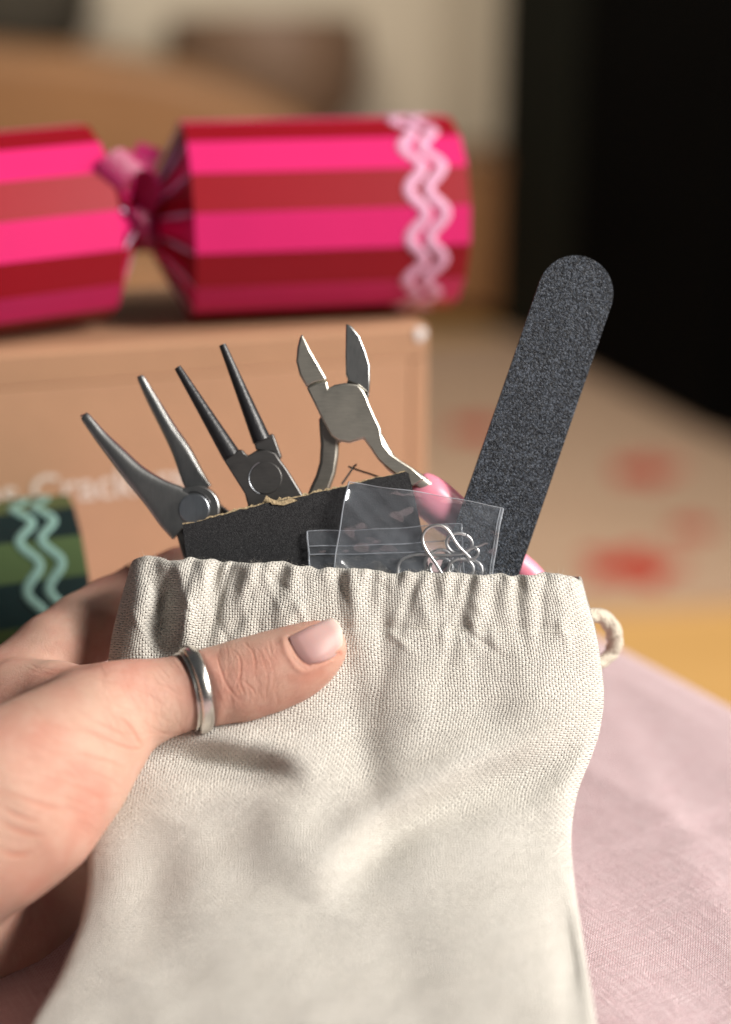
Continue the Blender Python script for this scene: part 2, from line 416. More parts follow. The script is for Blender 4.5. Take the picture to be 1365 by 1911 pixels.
lathe('leg', (b1.x, 4.3, FLOOR), [(.14, 0), (.12, .03), (.03, .06), (.03, b1.z - FLOOR - .031)], M['brown_wood'], sh_)
tag(lathe('basket', (b1.x, 4.3, b1.z + .001), [(.16, 0), (.20, .03), (.23, .12), (.235, .24), (.215, .24), (.19, .03)], M['basket']), 'dark round basket standing on the side table', 'basket')
M['brown_bowl'] = simple('brown_glaze', (.20, .12, .075), .5, 0, None, 0, .2, 10)
b2 = at_depth(500, 300, 4.4)
tag(lathe('bowl', (b2.x, 4.42, sbp.z + .006), [(.12, 0), (.17, .02), (.25, .12), (.28, .25), (.27, .36), (.255, .36), (.23, .15), (.06, .03)], M['brown_bowl']), 'wide dark brown bowl standing on the low sideboard', 'bowl')

# pink cloth over the table: flat top, rounded edge, hanging side
e1, e2 = onz(1150, 1192, 0), onz(1365, 1305, 0)
ed = (e2 - e1).normalized()                       # along the edge, towards the camera side
en = Vector((ed.y, -ed.x, 0)); en = en if en.x > 0 else -en      # outwards
def cloth():
    us = np.concatenate([np.linspace(-.55, -.02, 150), np.linspace(-.018, 0, 8), np.linspace(.002, .16, 14)])
    vsn = np.linspace(-.26, .75, 240)
    vv, uv, ff = [], [], []
    rngp = np.random.RandomState(3).rand(8)*6
    for u in us:
        for v in vsn:
            p = e1 + ed*v
            if u <= 0:
                z = -.004*(max(0, u+.018)/.018)**2
                q = p + en*u
            else:
                q = p + en*(.004 + .006*math.sin(v*38 + 1) * min(1, u/.05)); z = -.004 - u
            z += .0010*math.sin(v*55+rngp[0]+u*30)*math.sin(u*21+rngp[1]) + .0007*math.sin(u*130 + v*40+rngp[2]) if u <= -.02 else 0
            if u < -.005:                                     # soft creases left by folding
                z += .0011*math.exp(-((u + .075)/.0035)**2) - .0014*math.exp(-((v - .115)/.003)**2)*math.exp(-((u+.05)/.05)**2) + .0009*math.exp(-((u + .5*v + .02)/.006)**2)
            vv.append((q.x, q.y, z)); uv.append((u, v))
    n = len(vsn)
    for i in range(len(us)-1):
        for j in range(n-1): ff.append((i*n+j, i*n+j+1, (i+1)*n+j+1, (i+1)*n+j))
    o = obj('tablecloth', vv, ff, M['linen'], None, True, None, uv)
    if o.data.polygons[0].normal.z < 0: o.data.flip_normals()
    m = o.modifiers.new('thickness', 'SOLIDIFY'); m.thickness = .0008; m.offset = -1
    return o
tag(cloth(), 'pale pink slubbed linen cloth spread over the table', 'tablecloth')
M['table'] = M['brown_wood']
boxo('tabletop', e1 - ed*.25 - en*.54 + Vector((0, 0, -.034)), ed*.98, en*.53, Vector((0, 0, .026)), M['table'])
tag(bpy.data.objects['tabletop'], None, None, kind='structure')

# ================================================================== CARTON
M['kraft'] = simple('kraft_card', (.42, .235, .135), .75, 0, 900, .00015, .10, 45, .35)
M['kraft_in'] = simple('kraft_card_panel', (.44, .248, .145), .72, 0, 900, .00015, .08, 60, .35)
M['white_ink'] = simple('white_ink', (.66, .56, .48), .6, 0, None, 0, .05, 50)
BA = rad(16.7); bu = Vector((math.cos(BA), math.sin(BA), 0)); bn = Vector((-math.sin(BA), math.cos(BA), 0)); BZ = .118
fr_c = onz(800, 606, BZ)                          # front right top corner
BWID = .33
cart = thing('carton', 'brown kraft card carton lettered in white standing behind the cotton bag', 'carton', (fr_c.x, fr_c.y, 0))
o0 = fr_c - bu*BWID; o0.z = .0015
boxo('tray', o0 + bn*.0022, bu*BWID, bn*.095, Vector((0, 0, BZ - .0015)), M['kraft'], cart, .0015)
boxo('top_rim', Vector((o0.x, o0.y, BZ - .0125)), bu*BWID, bn*.002, Vector((0, 0, .0120)), M['kraft'], cart, .0008)
boxo('side_rim', fr_c - bu*.0068 + Vector((0, 0, -.1165)), bu*.0068, bn*.0021, Vector((0, 0, .1035)), M['kraft'], cart, .0008)
lid = boxo('lid_panel', o0 + bn*.0001, bu*(BWID - .0069), bn*.0020, Vector((0, 0, BZ - .0015 - .0126)), M['kraft_in'], cart, .0005)
def text(name, body, size, mat, parent):
    cu = bpy.data.curves.new(name, 'FONT'); cu.body = body; cu.size = size; cu.extrude = .0001; cu.offset = size*.012
    to = bpy.data.objects.new(name, cu); col.objects.link(to)
    dg = bpy.context.evaluated_depsgraph_get(); me = bpy.data.meshes.new_from_object(to.evaluated_get(dg))
    bpy.data.objects.remove(to); return me
tm = text('lettering', 'Christmas Crackers', .0150, M['white_ink'], lid)
co = np.array([v.co[:] for v in tm.vertices]); half = text('x', 'Christmas ', .0150, None, None)
wstart = max(v.co.x for v in text('x', 'Christmas', .0150, None, None).vertices) + .0052
tp = onplane(62, 941, fr_c, bn)
for v in tm.vertices:
    q = tp + bu*(v.co.x - wstart) + Vector((0, 0, v.co.y)) + bn*(-.0001 - v.co.z); v.co = q
link_mesh('lettering', tm, M['white_ink'], cart, False)
M['white_glint'] = simple('painted_corner_glint', (.70, .68, .66), .4, 0, 300, .0004, .05, 90)  # highlight on the carton corner, painted as a small white patch
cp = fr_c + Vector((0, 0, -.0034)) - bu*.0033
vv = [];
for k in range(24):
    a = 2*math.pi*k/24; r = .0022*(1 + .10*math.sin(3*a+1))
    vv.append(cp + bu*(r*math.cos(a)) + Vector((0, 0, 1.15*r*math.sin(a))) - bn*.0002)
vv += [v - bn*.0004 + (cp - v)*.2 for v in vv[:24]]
obj('corner_glint', vv, [tuple(range(24, 48))] + [((i+1) % 24, i, 24+i, 24+(i+1) % 24) for i in range(24)], M['white_glint'], cart, True, 60)

# ================================================================== CRACKERS
def foil(name, c, rough=.46):
    t = NT(name); v = t.coord(); n = t.noise(v, 900, 3); b = t.noise(v, 30, 3)
    t.set(Base_Color=t.mix(b, tuple(x*.92 for x in c), tuple(min(1, x*1.05) for x in c)), Roughness=rough, Metallic=.0, Normal=t.bump(n, .00006, .5))
    t.b.inputs['Specular IOR Level'].default_value = .22; t.b.inputs['Coat Weight'].default_value = .04; t.b.inputs['Coat Roughness'].default_value = .3
    return t.m
M['pink'] = foil('bright_pink_card', (.66, .020, .145)); M['red'] = foil('crimson_card', (.28, .004, .012))
M['maroon'] = foil('maroon_fold_shade', (.10, .003, .016), .6)  # shade of the deep pinch put into the neck's colour
M['lilac'] = simple('lilac_paper_reverse', (.58, .50, .68), .5, 0, None, 0, .08, 60)
M['ric_pink'] = simple('pale_pink_braid', (.74, .38, .54), .7, 0, 2500, .0003, .06, 90)
M['satin'] = simple('magenta_satin', (.30, .004, .075), .34, 0, 3500, .00015, .15, 500, .6)
M['green'] = foil('leaf_green_card', (.06, .095, .035)); M['teal'] = foil('dark_teal_card', (.006, .020, .020))
M['ric_green'] = simple('pale_green_braid', (.19, .34, .295), .7, 0, 2500, .0003, .08, 90)
def orient(origin, axis):
    x = Vector(axis).normalized(); z = Vector((0, 0, 1)); z = (z - x*z.dot(x)).normalized(); y = z.cross(x)
    m = Matrix((x, y, z)).transposed().to_4x4(); m.translation = origin; return m
NS = 16
def sleeve(parent, mtx, R, x0, x1, mA, mB, neck_at, name, roll=0):
    """faceted card sleeve from x0 to x1 along its own axis; the end neck_at is gathered in"""
    vv, ff, fm = [], [], []
    sgn = 1 if neck_at == x1 else -1
    xs = [x0, x1]
    for x in xs:
        for k in range(NS):
            a = 2*math.pi*(k+roll)/NS; vv.append(mtx @ Vector((x, R*math.cos(a), R*math.sin(a))))
    for k in range(NS):
        ff.append((k, NS+k, NS+(k+1) % NS, (k+1) % NS)); fm.append(k % 2)
    for x in xs:                                          # card thickness: an inner skin
        for k in range(NS):
            a = 2*math.pi*(k+roll)/NS; vv.append(mtx @ Vector((x, (R-.0006)*math.cos(a), (R-.0006)*math.sin(a))))
    for k in range(NS):
        k2 = (k+1) % NS
        ff.append((2*NS+k, 2*NS+k2, 3*NS+k2, 3*NS+k)); fm.append(2)
        ff.append((k, k2, 2*NS+k2, 2*NS+k)); fm.append(2); ff.append((NS+k, 3*NS+k, 3*NS+k2, NS+k2)); fm.append(2)
    if sgn and neck_at is not None:
        pass
    me = bpy.data.meshes.new(name); me.from_pydata([tuple(v) for v in vv], [], ff); me.update()
    bm = bmesh.new(); bm.from_mesh(me); bmesh.ops.recalc_face_normals(bm, faces=bm.faces); bm.to_mesh(me); bm.free()
    s = link_mesh(name, me, None, parent, False, None, None, [mA, mB, M['lilac']], fm)
    # gathered flaps: each facet curls in to the neck, leaving a lilac crescent of its reverse between the folds
    if neck_at is not None:
        ln = .0120
        for k in range(NS):
            a0, a1 = 2*math.pi*(k+roll)/NS, 2*math.pi*(k+1+roll)/NS; am = (a0+a1)/2
            fv, fq, fmm = [], [], []
            nu, nv = 9, 5
            for i in range(nu):
                t = i/(nu-1)
                r = R - (R*.64)*(t**1.05); x = neck_at + sgn*ln*(t**1.15)
                for j in range(nv):
                    w = j/(nv-1)*2-1
                    ha = (a1-a0)/2*w*(1 - .35*math.sin(math.pi*t)*0)
                    bulge = -.0060*(w*w)*math.sin(math.pi*min(1, t*1.1))
                    rr = r*math.cos((a1-a0)/2)/math.cos(ha) if t < .02 else r + bulge
                    fv.append(mtx @ Vector((x, rr*math.cos(am+ha), rr*math.sin(am+ha))))
            for i in range(nu-1):
                for j in range(nv-1):
                    fq.append((i*nv+j, i*nv+j+1, (i+1)*nv+j+1, (i+1)*nv+j)); fmm.append(k % 2)
            obj('fold_flap', fv, fq, None, s, True, None, None, [mA, mB], fmm)
            # crescent edge of the paper's reverse
            cv = []; m_ = 9
            for i in range(m_):
                t = i/(m_-1)
                r = R - (R*.63)*(t**1.05) - .0002; x = neck_at + sgn*ln*(t**1.15)
                wd = (.030 + .085*abs(math.sin(a0))**5)*math.sin(math.pi*min(1, t*1.02))
                for q in (-1, 1):
                    cv.append(mtx @ Vector((x, (r+.0012)*math.cos(a0+q*wd), (r+.0012)*math.sin(a0+q*wd))))
            obj('fold_edge', cv, [(2*i, 2*i+1, 2*i+3, 2*i+2) for i in range(m_-1)], M['lilac'], s, True)
    return s
def ricrac(parent, mtx, R, xc, mat, waves, amp, hw, phase, roll, name='ricrac_braid', lift=.00035):
    vv, ff = [], []; n = 420
    for i in range(n):
        a = 2*math.pi*i/n
        fa = (a*NS/(2*math.pi) - roll) % 1.0; Rf = R*math.cos(math.pi/NS)/math.cos((fa-.5)*2*math.pi/NS)
        x = xc + amp*math.sin(waves*a+phase)
        sl = amp*waves*math.cos(waves*a+phase)/R; nx = 1/math.sqrt(1+sl*sl); na = -sl*nx
        for q, l in ((-1, 0), (-.8, 1), (.8, 1), (1, 0)):
            aa = a + na*q*hw/R; xx = x + nx*q*hw
            fa = (aa*NS/(2*math.pi) - roll) % 1.0; Rf = R*math.cos(math.pi/NS)/math.cos((fa-.5)*2*math.pi/NS); rr = Rf + .0002 + lift*l
            vv.append(mtx @ Vector((xx, rr*math.cos(aa), rr*math.sin(aa))))
    for i in range(n):
        j = (i+1) % n
        for q in range(3): ff.append((i*4+q, i*4+q+1, j*4+q+1, j*4+q))
    return obj(name, vv, ff, mat, parent, True)
RC = .0358
RA = rad(12.2); ax = Vector((math.cos(RA), math.sin(RA), 0))
c_end = onz(831, 396, BZ + RC + .0006)
red = thing('christmas_cracker', 'pink and crimson striped card cracker lying on the kraft carton', 'cracker', (c_end.x, c_end.y, BZ))
# right-hand barrel: from the end back to the neck
nk = onplane(345, 405, c_end, Vector((-ax.y, ax.x, 0)))
LR = (c_end - nk).dot(ax)
mR = orient(c_end, ax)
bar = sleeve(red, mR, RC, -LR, 0, M['red'], M['pink'], -LR, 'barrel', .42)
ricrac(bar, mR, RC, -.0195, M['ric_pink'], 13, .0029, .0020, .4, .42)
ricrac(bar, mR, RC, -.0122, M['ric_pink'], 13, .0029, .0020, .4, .42)
LA = rad(27); axL = Vector((math.cos(LA), math.sin(LA), .035)).normalized()
RL = .0342
twist = c_end - ax*(LR + .0135)
lend = twist - axL*.0205; lend.z = BZ + RL + .004
mL = orient(lend, axL)
sl = sleeve(red, mL, RL, -.075, 0, M['red'], M['pink'], 0, 'end_sleeve', .33)
# tied neck and ribbon
tube('neck', [tuple(twist - ax*.016), tuple(twist - ax*.003), tuple(twist + ax*.009)], [.0138, .0105, .0138], M['maroon'], red, 14)
def strip(name, pts, width_dir, hw, mat, parent, res=8):
    q = catmull([tuple(p) for p in pts], res); vv, ff = [], []; n = len(q); wd = [Vector(w) for w in catmull([tuple(w) for w in width_dir], res)]
    for i in range(n):
        t = Vector(q[min(i+1, n-1)] - q[max(i-1, 0)]).normalized(); w = wd[i].normalized(); nn = t.cross(w).normalized()*.0003
        p = Vector(q[i])
        vv += [p - w*hw + nn, p + w*hw + nn, p + w*hw - nn, p - w*hw - nn]
    for i in range(n-1):
        a, b = i*4, i*4+4
        ff += [(a, a+1, b+1, b), (a+1, a+2, b+2, b+1), (a+2, a+3, b+3, b+2), (a+3, a, b, b+3)]
    ff += [(0, 3, 2, 1), (n*4-4, n*4-3, n*4-2, n*4-1)]
    return obj(name, vv, ff, mat, parent, True, 40)
tube('ribbon_knot', [tuple(twist + Vector((-.005, -.011, .009))), tuple(twist + Vector((-.001, -.0135, .002))), tuple(twist + Vector((.003, -.011, -.006)))], [.004, .0058, .004], M['satin'], red, 12)
tw = twist + Vector((-.002, -.0125, .003))
D_ = lambda x, y, z: tw + RIGHT*x*.001 + UP*z*.001 - FWD*y*.001
strip('ribbon_loop', [D_(0, 0, 0), D_(5, 11, 8), D_(6, 21, 14), D_(1, 27, 15), D_(-5, 28, 8), D_(-3, 20, 2), D_(0, 2, -1)],
      [Vector((.72, .05, -.66))]*7, .0052, M['satin'], red)
strip('ribbon_tail', [D_(0, 0, 0), D_(2, 5, 12), D_(3, 4, 20), D_(5, 0, 26)], [Vector((.9, 0, -.3))]*4, .0045, M['satin'], red)
strip('ribbon_tail', [D_(0, 0, 0), D_(-1, 10, -4), D_(-3, 18, -6), D_(-4, 22, -12)], [Vector((.2, .1, 1))]*4, .0045, M['satin'], red)
grn_R = .0365
gax = Vector((math.cos(rad(19)), math.sin(rad(19)), 0))
g_end = onz(146, 1118, grn_R + .001)
grn = thing('christmas_cracker', 'dark green striped card cracker lying on the pink cloth beside the carton', 'cracker', (g_end.x, g_end.y, 0))
mG = orient(g_end, gax)
gb = sleeve(grn, mG, grn_R, -.12, 0, M['teal'], M['green'], None, 'barrel', .45)
ricrac(gb, mG, grn_R, -.0175, M['ric_green'], 13, .0026, .0016, 2.0, .45)
ricrac(gb, mG, grn_R, -.0105, M['ric_green'], 13, .0026, .0016, 2.0, .45)

# ================================================================== COTTON BAG
LY = [(1030, 262), (1050, 250), (1100, 234), (1150, 220), (1210, 205), (1300, 196), (1400, 180), (1500, 165), (1560, 160), (1650, 166), (1730, 150), (1830, 108), (1911, 60), (2000, 20), (2080, 10)]
RY = [(1060, 1084), (1085, 1090), (1150, 1110), (1220, 1121), (1290, 1129), (1350, 1124), (1400, 1110), (1480, 1076), (1560, 1065), (1630, 1070), (1700, 1080), (1850, 1104), (1911, 1114), (2000, 1125), (2080, 1130)]
HEM = [(240, 1046), (262, 1037), (290, 1036), (312, 1043), (335, 1042), (352, 1039), (400, 1043), (440, 1049), (470, 1047), (520, 1046), (560, 1054), (600, 1060), (640, 1057), (690, 1063), (740, 1069), (770, 1065), (820, 1067), (880, 1071), (930, 1070), (975, 1074), (1015, 1069), (1050, 1068), (1075, 1074), (1095, 1088)]
DY = [(1030, 404.5), (1150, 401), (1300, 397), (1400, 391), (1500, 381), (1600, 369), (1750, 352), (1911, 336), (2080, 322)]
itp = lambda tab, y: np.interp(y, [a for a, b in tab], [b for a, b in tab])
def smooth1(tab, y, s=14):
    return sum(itp(tab, y+k*s) for k in (-2, -1, 0, 1, 2))/5
rg = random.Random(11); GATH = []; gxp = 285.0
while gxp < 1085:
    GATH.append((gxp, rg.choice((1, 1, -1))*rg.uniform(.6, 2.4), rg.uniform(7, 15))); gxp += rg.uniform(15, 34)
GATH += [(402, 2.2, 13), (527, 1.8, 11), (631, 1.9, 11), (695, 1.7, 10), (740, 1.6, 9), (813, 1.9, 12), (969, 2.8, 11)]
GSL = {g[0]: random.uniform(-.35, .35) for g in GATH}
GLEN = {g[0]: random.uniform(.45, 1.3) for g in GATH}
def seg_d(px, py, a, b):
    ax_, ay_ = a; bx, by = b; vx, vy = bx-ax_, by-ay_; L2 = vx*vx+vy*vy
    t = np.clip(((px-ax_)*vx+(py-ay_)*vy)/L2, 0, 1)
    side = ((px-ax_)*vy-(py-ay_)*vx)/math.sqrt(L2)
    return np.hypot(px-ax_-t*vx, py-ay_-t*vy), t, side
# large folds: polyline, ridge height (mm, + towards the camera), step (mm, + where the upper side overhangs), half width px
FOLDS = [([(600, 1290), (575, 1420), (545, 1530), (575, 1640), (590, 1700)], 3.3, 0, 64),
         ([(1150, 1310), (1036, 1392), (875, 1458), (720, 1535), (640, 1620), (605, 1700)], -1.0, 6.0, 52),
         ([(230, 1385), (330, 1398), (430, 1408), (520, 1425), (600, 1470)], -1.8, 5.2, 40),
         ([(665, 1200), (672, 1330), (690, 1450), (720, 1540)], -2.0, 0, 40),
         ([(770, 1190), (775, 1300), (790, 1440)], 1.2, 0, 48), ([(880, 1190), (900, 1300), (930, 1420)], -.6, 0, 50), ([(1000, 1190), (1000, 1280), (1010, 1370)], .9, 0, 50),
         ([(1120, 1340), (1085, 1430), (1000, 1520)], 2.2, 0, 34),
         ([(330, 1530), (290, 1650), (240, 1830)], -2.4, 0, 60), ([(470, 1620), (455, 1760), (460, 1960)], 1.2, 0, 80), ([(720, 1640), (745, 1800), (770, 1990)], -.9, 0, 90),
         ([(900, 1600), (920, 1760), (960, 1960)], .8, 0, 80), ([(1040, 1640), (1062, 1780), (1075, 1960)], -2.0, 0, 30),
         ([(318, 1060), (306, 1140), (290, 1260)], -3.6, 0, 24), ([(362, 1050), (352, 1130), (336, 1240)], 3.0, 0, 24), ([(270, 1050), (262, 1130), (240, 1240)], 1.6, 0, 22)]
def poly_sd(px, py, pts):
    q = catmull(pts, 5); best = np.full(px.shape, 1e9); sd = np.zeros(px.shape); tt = np.zeros(px.shape); n = len(q)-1
    for i in range(n):
        d, t, sg = seg_d(px, py, tuple(q[i]), tuple(q[i+1])); m = d < best
        best = np.where(m, d, best); sd = np.where(m, np.sign(sg)*d, sd); tt = np.where(m, (i+t)/n, tt)
    return sd, tt
def folds(px, py):
    z = np.zeros_like(px)
    for pts, h, st, w in FOLDS:
        sd, t = poly_sd(px, py, pts); env = np.sin(np.pi*np.clip(t, 0, 1))**1.6*1.15
        dn = -sd if pts[-1][0] < pts[0][0] else sd                # + below the line
        dn = -dn
        g = np.exp(-(sd/w)**2)
        z += env*(-h*g + st*1.6*(dn/w)*g)
    fall = np.clip((1215 - py)/150, 0, 1); fall = fall*fall*(3-2*fall)
    for gx, h, w in GATH:
        xx = gx + GSL[gx]*(py-1080)
        ln = GLEN[gx]*150
        f = np.exp(-(np.clip(py-1060, 0, None)/ln)**2)
        pin = np.exp(-((py-1168)/16.)**2)*.35 + 1
        ww = w*(1 + .5*np.clip((py-1060)/150, 0, 1.5))
        z += h*.60*np.exp(-((px-xx)/ww)**2)*f*pin
    z += .18*np.exp(-((py-1172)/7.)**2)*((px > 560) + .4)          # stitched line pulls the cloth in
    for cx_, cy_, an, l_, w, h in CRINK:
        dx, dy = px-cx_, py-cy_; al = dx*math.cos(an)+dy*math.sin(an); ac = -dx*math.sin(an)+dy*math.cos(an)
        z += h*np.exp(-(ac/w)**2 - (al/l_)**2)
    z += .35*np.sin(px/61+py/90)*np.sin(py/75-px/140) + .18*np.sin(px/23+py/39)*np.sin(py/27)
    return z
rc_ = random.Random(21)
CRINK = [(rc_.uniform(255, 1085), 1050 + 170*rc_.random()**1.3, math.pi/2 + rc_.gauss(0, .45), rc_.uniform(14, 42), rc_.uniform(5, 11), rc_.choice((-1, 1))*rc_.uniform(.15, .60)) for _ in range(110)]
CRINK += [(rc_.uniform(300, 1100), rc_.uniform(1220, 1600), rc_.uniform(0, 3.14), rc_.uniform(40, 90), rc_.uniform(24, 42), rc_.choice((-1, 1))*rc_.uniform(.1, .28)) for _ in range(40)]
def bagmid(py): return smooth1(DY, py, 25)
def bagthick(py): return np.interp(py, [1030, 1100, 1300, 1500, 1700, 2080], [27, 29, 33, 30, 24, 6])
NSF = 300
def bag():
    s = np.linspace(0, 1, NSF)
    s = .5 - .5*np.cos(np.pi*(s*.94+.03)); s = (s - s[0])/(s[-1]-s[0])
    ys = np.arange(1030., 2080.1, 4.2)
    rows = []
    e = 2*s-1; prof = np.sqrt(np.clip(1-np.abs(e)**3.2, 0, 1))
    fmask = np.clip((1-np.abs(e))/.05, 0, 1)
    def row(py_arr, yref, front):
        l, r = smooth1(LY, yref), smooth1(RY, yref)
        px = l + (r-l)*s
        mid = bagmid(py_arr) + 8 ; T = bagthick(py_arr)
        if front: d = mid - T*.42*prof + folds(px, py_arr)*fmask
        else: d = mid + T*.58*prof + 1.2*np.sin(px/47.+py_arr/60.)*fmask
        return px, d
    hem = lambda px: smooth1(HEM, px, 4) + 2.0*np.sin(px/9.3 + 2*np.sin(px/31.)) + .5*np.sin(px/4.1+1)
    verts, uvs = [], []
    rowsN = 0
    def ring(tf, inset, vcoord, fr_y, bk_y):
        nonlocal rowsN
        # front left to right then back right to left, hem-shifted rows
        for side in (0, 1):
            yref = fr_y
            l, r = smooth1(LY, yref), smooth1(RY, yref)
            px0 = l+(r-l)*s
            k = np.clip((1350-yref)/300., 0, 1)
            py = np.full(NSF, float(yref)) + (hem(px0)-1062)*k
            if side == 1: py = np.full(NSF, float(yref)) + (hem(px0)-1062)*k*.6 + 14*prof*(yref < 1400)
            px, d = row(py, yref, side == 0)
            if inset:
                cx = (l+r)/2; px = cx+(px-cx)*(1-inset*.9/ (r-l)*7.0); d = d + (inset if side == 0 else -inset)*np.clip(prof*1.6-.3, 0, 1)
            it = range(NSF) if side == 0 else range(NSF-1, -1, -1)
            for i in it:
                verts.append(P(px[i], py[i], d[i]/1000))
                uu = s[i]*.122 if side == 0 else .122*2 - s[i]*.122
                uvs.append((uu, vcoord))
        rowsN += 1
    v = -.030
    for y in np.linspace(1170, 1076, 16): ring(0, 2.9, v, y, y); v += .0008
    for k in range(1, 12):                                     # rolled top edge
        a = math.pi*k/12
        yy = 1074 - 11*math.sin(a); ring(0, 1.45*(1+math.cos(a)), v, yy, yy); v += .0005
    for y in np.arange(1075, 2081, 3.4): ring(0, 0, v, y, y); v += 3.4*.1425e-3
    n = 2*NSF; faces = []
    for i in range(rowsN-1):
        for j in range(n): faces.append((i*n+j, (i+1)*n+j, (i+1)*n+(j+1) % n, i*n+(j+1) % n))
    last = (rowsN-1)*n                                         # bottom seam
    for j in range(NSF-1): faces.append((last+j, last+2*NSF-1-j, last+2*NSF-2-j, last+j+1))
    return verts, faces, uvs
bv, bf, buv = bag()
bagT = thing('drawstring_bag', 'cream cotton canvas drawstring bag with gathered top held in the hand', 'bag', P(600, 2080, .33))
cl = obj('cloth_body', bv, bf, M['canvas'], bagT, True, None, buv)
bvh_bag = BVHTree.FromPolygons([tuple(v) for v in bv], bf)
def onbag(px, py):
    r = ray(px, py).normalized(); h = bvh_bag.ray_cast(CAM, r); return h[0], h[1]
# stitches of the drawstring channel
x = 770.0
while x < 1092:
    y = 1166 + (x-600)*.034 + random.uniform(-1.2, 1.2); ln = random.uniform(11, 15)
    p0, n0 = onbag(x, y); p1, n1 = onbag(x+ln, y + .3)
    if p0 and p1:
        nn = -ray(x, y).normalized(); mid = (p0+p1)/2 + nn*.00012
        if (p0-p1).length < .004:
            tube('stitch', [tuple(p0 + nn*.0001), tuple(mid), tuple(p1 + nn*.0001)], [.00007, .00012, .00007], M['thread'], cl, 5, 3)
    x += ln + random.uniform(3, 6)
# cord loop at the side
tube('drawstring', [tuple(P(px, py, d)) for px, py, d in ((1070, 1158, .420), (1096, 1150, .422), (1116, 1149, .424), (1135, 1160, .427), (1146, 1182, .430), (1147, 1204, .431), (1139, 1222, .431), (1122, 1236, .429), (1100, 1244, .426), (1060, 1240, .42))],
     [.0018, .0018, .0020, .0022, .0023, .0022, .0019, .0017, .0015, .0015], M['cord'], bagT, 24, 14, ply=(.20, .22))
# lint standing off the cloth
fv, ff = [], []
def fibre(p, dirn, ln, r):
    c = Vector((random.gauss(0, 1), random.gauss(0, 1), random.gauss(0, 1)))*.5*ln
    pts = [p, p + dirn*ln*.5 + c*.3, p + dirn*ln + c]
    q = catmull([tuple(a) for a in pts], 3); b0 = len(fv); pr = RIGHT
    for i in range(len(q)):
        rr = r*(1-.6*i/(len(q)-1))
        t = Vector(q[min(i+1, len(q)-1)]-q[max(i-1, 0)]).normalized(); s1 = t.orthogonal().normalized(); s2 = t.cross(s1)
        for k in range(3):
            a = 2*math.pi*k/3; fv.append(Vector(q[i]) + (s1*math.cos(a)+s2*math.sin(a))*rr)
    for i in range(len(q)-1):
        for k in range(3): ff.append((b0+i*3+k, b0+i*3+(k+1) % 3, b0+i*3+3+(k+1) % 3, b0+i*3+3+k))
for i in range(420):
    px = random.uniform(262, 1088); py = itp(HEM, px) + random.uniform(1, 9)
    p, n = onbag(px, py)
    if p: fibre(p, (UP*random.uniform(.2, 1) - FWD*random.uniform(0, .6) + RIGHT*random.uniform(-.6, .6)).normalized(), random.uniform(.0005, .0016), .000017)
for i in range(900):
    px = random.uniform(240, 1125); py = random.uniform(1070, 1420)
    p, n = onbag(px, py)
    if p: fibre(p, (n if n.dot(FWD) < 0 else -n).lerp(UP, random.uniform(-.5, .8)).normalized(), random.uniform(.0004, .0011), .000014)
tag(obj('lint_fibres', fv, ff, M['thread'], bagT, True), None, None, kind='stuff')

# ================================================================== THINGS IN THE BAG
def K2(pts): return [(500 + x/2.967, 580 + y/2.967) for x, y in pts]       # from an enlargement of the cutters
def K1(pts): return [(120 + x/3.4125, 580 + y/3.4125) for x, y in pts]     # from an enlargement of the long noses
def K7(pts): return [(720 + x/5.6875, 950 + y/5.6875) for x, y in pts]     # from an enlargement of the findings

# --- diagonal cutters
dc = .4115
cut = thing('diagonal_cutters', 'open steel diagonal cutters with rounded blades and a pink grip', 'pliers', P(640, 800, dc))
front = K2([(186, 138), (190, 125), (202, 150), (240, 225), (290, 310), (326, 374), (328, 388), (324, 394), (332, 412), (340, 426)]) 
body = K2([(336, 428), (370, 409), (430, 398), (500, 408), (532, 442), (553, 485), (562, 512), (596, 588), (626, 650), (631, 690), (644, 740), (682, 790), (742, 832), (800, 868), (870, 930), (800, 975), (742, 930), (682, 888), (640, 852), (610, 822), (572, 765), (530, 706), (495, 717), (450, 730), (392, 720), (350, 692), (300, 600), (258, 512), (214, 424), (270, 398), (330, 384), (333, 408)])
slab('joint', body, dc, .0046, M['steel'], cut, .0005)
bl = K2([(190, 125), (176, 150), (163, 205), (157, 280), (175, 352), (216, 425), (262, 400), (328, 385), (326, 372), (290, 308), (240, 222)])
j1 = slab('jaw', bl, dc + .0006, .0050, M['steel'], cut, .0007)
rj = K2([(433, 70), (466, 86), (510, 140), (545, 228), (566, 300), (567, 380), (563, 456), (550, 452), (500, 412), (440, 388), (444, 372), (432, 352), (430, 250)])
j2 = slab('jaw', rj, dc + .0012, .0052, M['steel_ground'], cut, .0009)
neck = K2([(440, 386), (500, 410), (552, 452), (562, 462), (540, 520), (430, 520)])
slab('jaw_root', neck, dc + .0030, .0040, M['steel_dark'], cut, .0002)
lh = K2([(283, 600), (310, 560), (420, 640), (440, 715), (394, 724), (391, 800), (376, 900), (346, 985), (305, 1090), (195, 1090), (232, 985), (266, 910), (286, 840), (292, 740), (286, 660)])
slab('handle', lh, dc + .0016, .0048, M['steel_handle'], cut, .0009)
rh = loft('handle', [(*K2([(600, 700)])[0], dc+.0035, 13, .0026, 4), (*K2([(680, 840)])[0], dc+.0036, 14, .0026, 4), (*K2([(780, 905)])[0], dc+.004, 14, .0026, 4), (*K2([(900, 985)])[0], dc+.005, 13, .0026, 3)], M['steel'], cut)
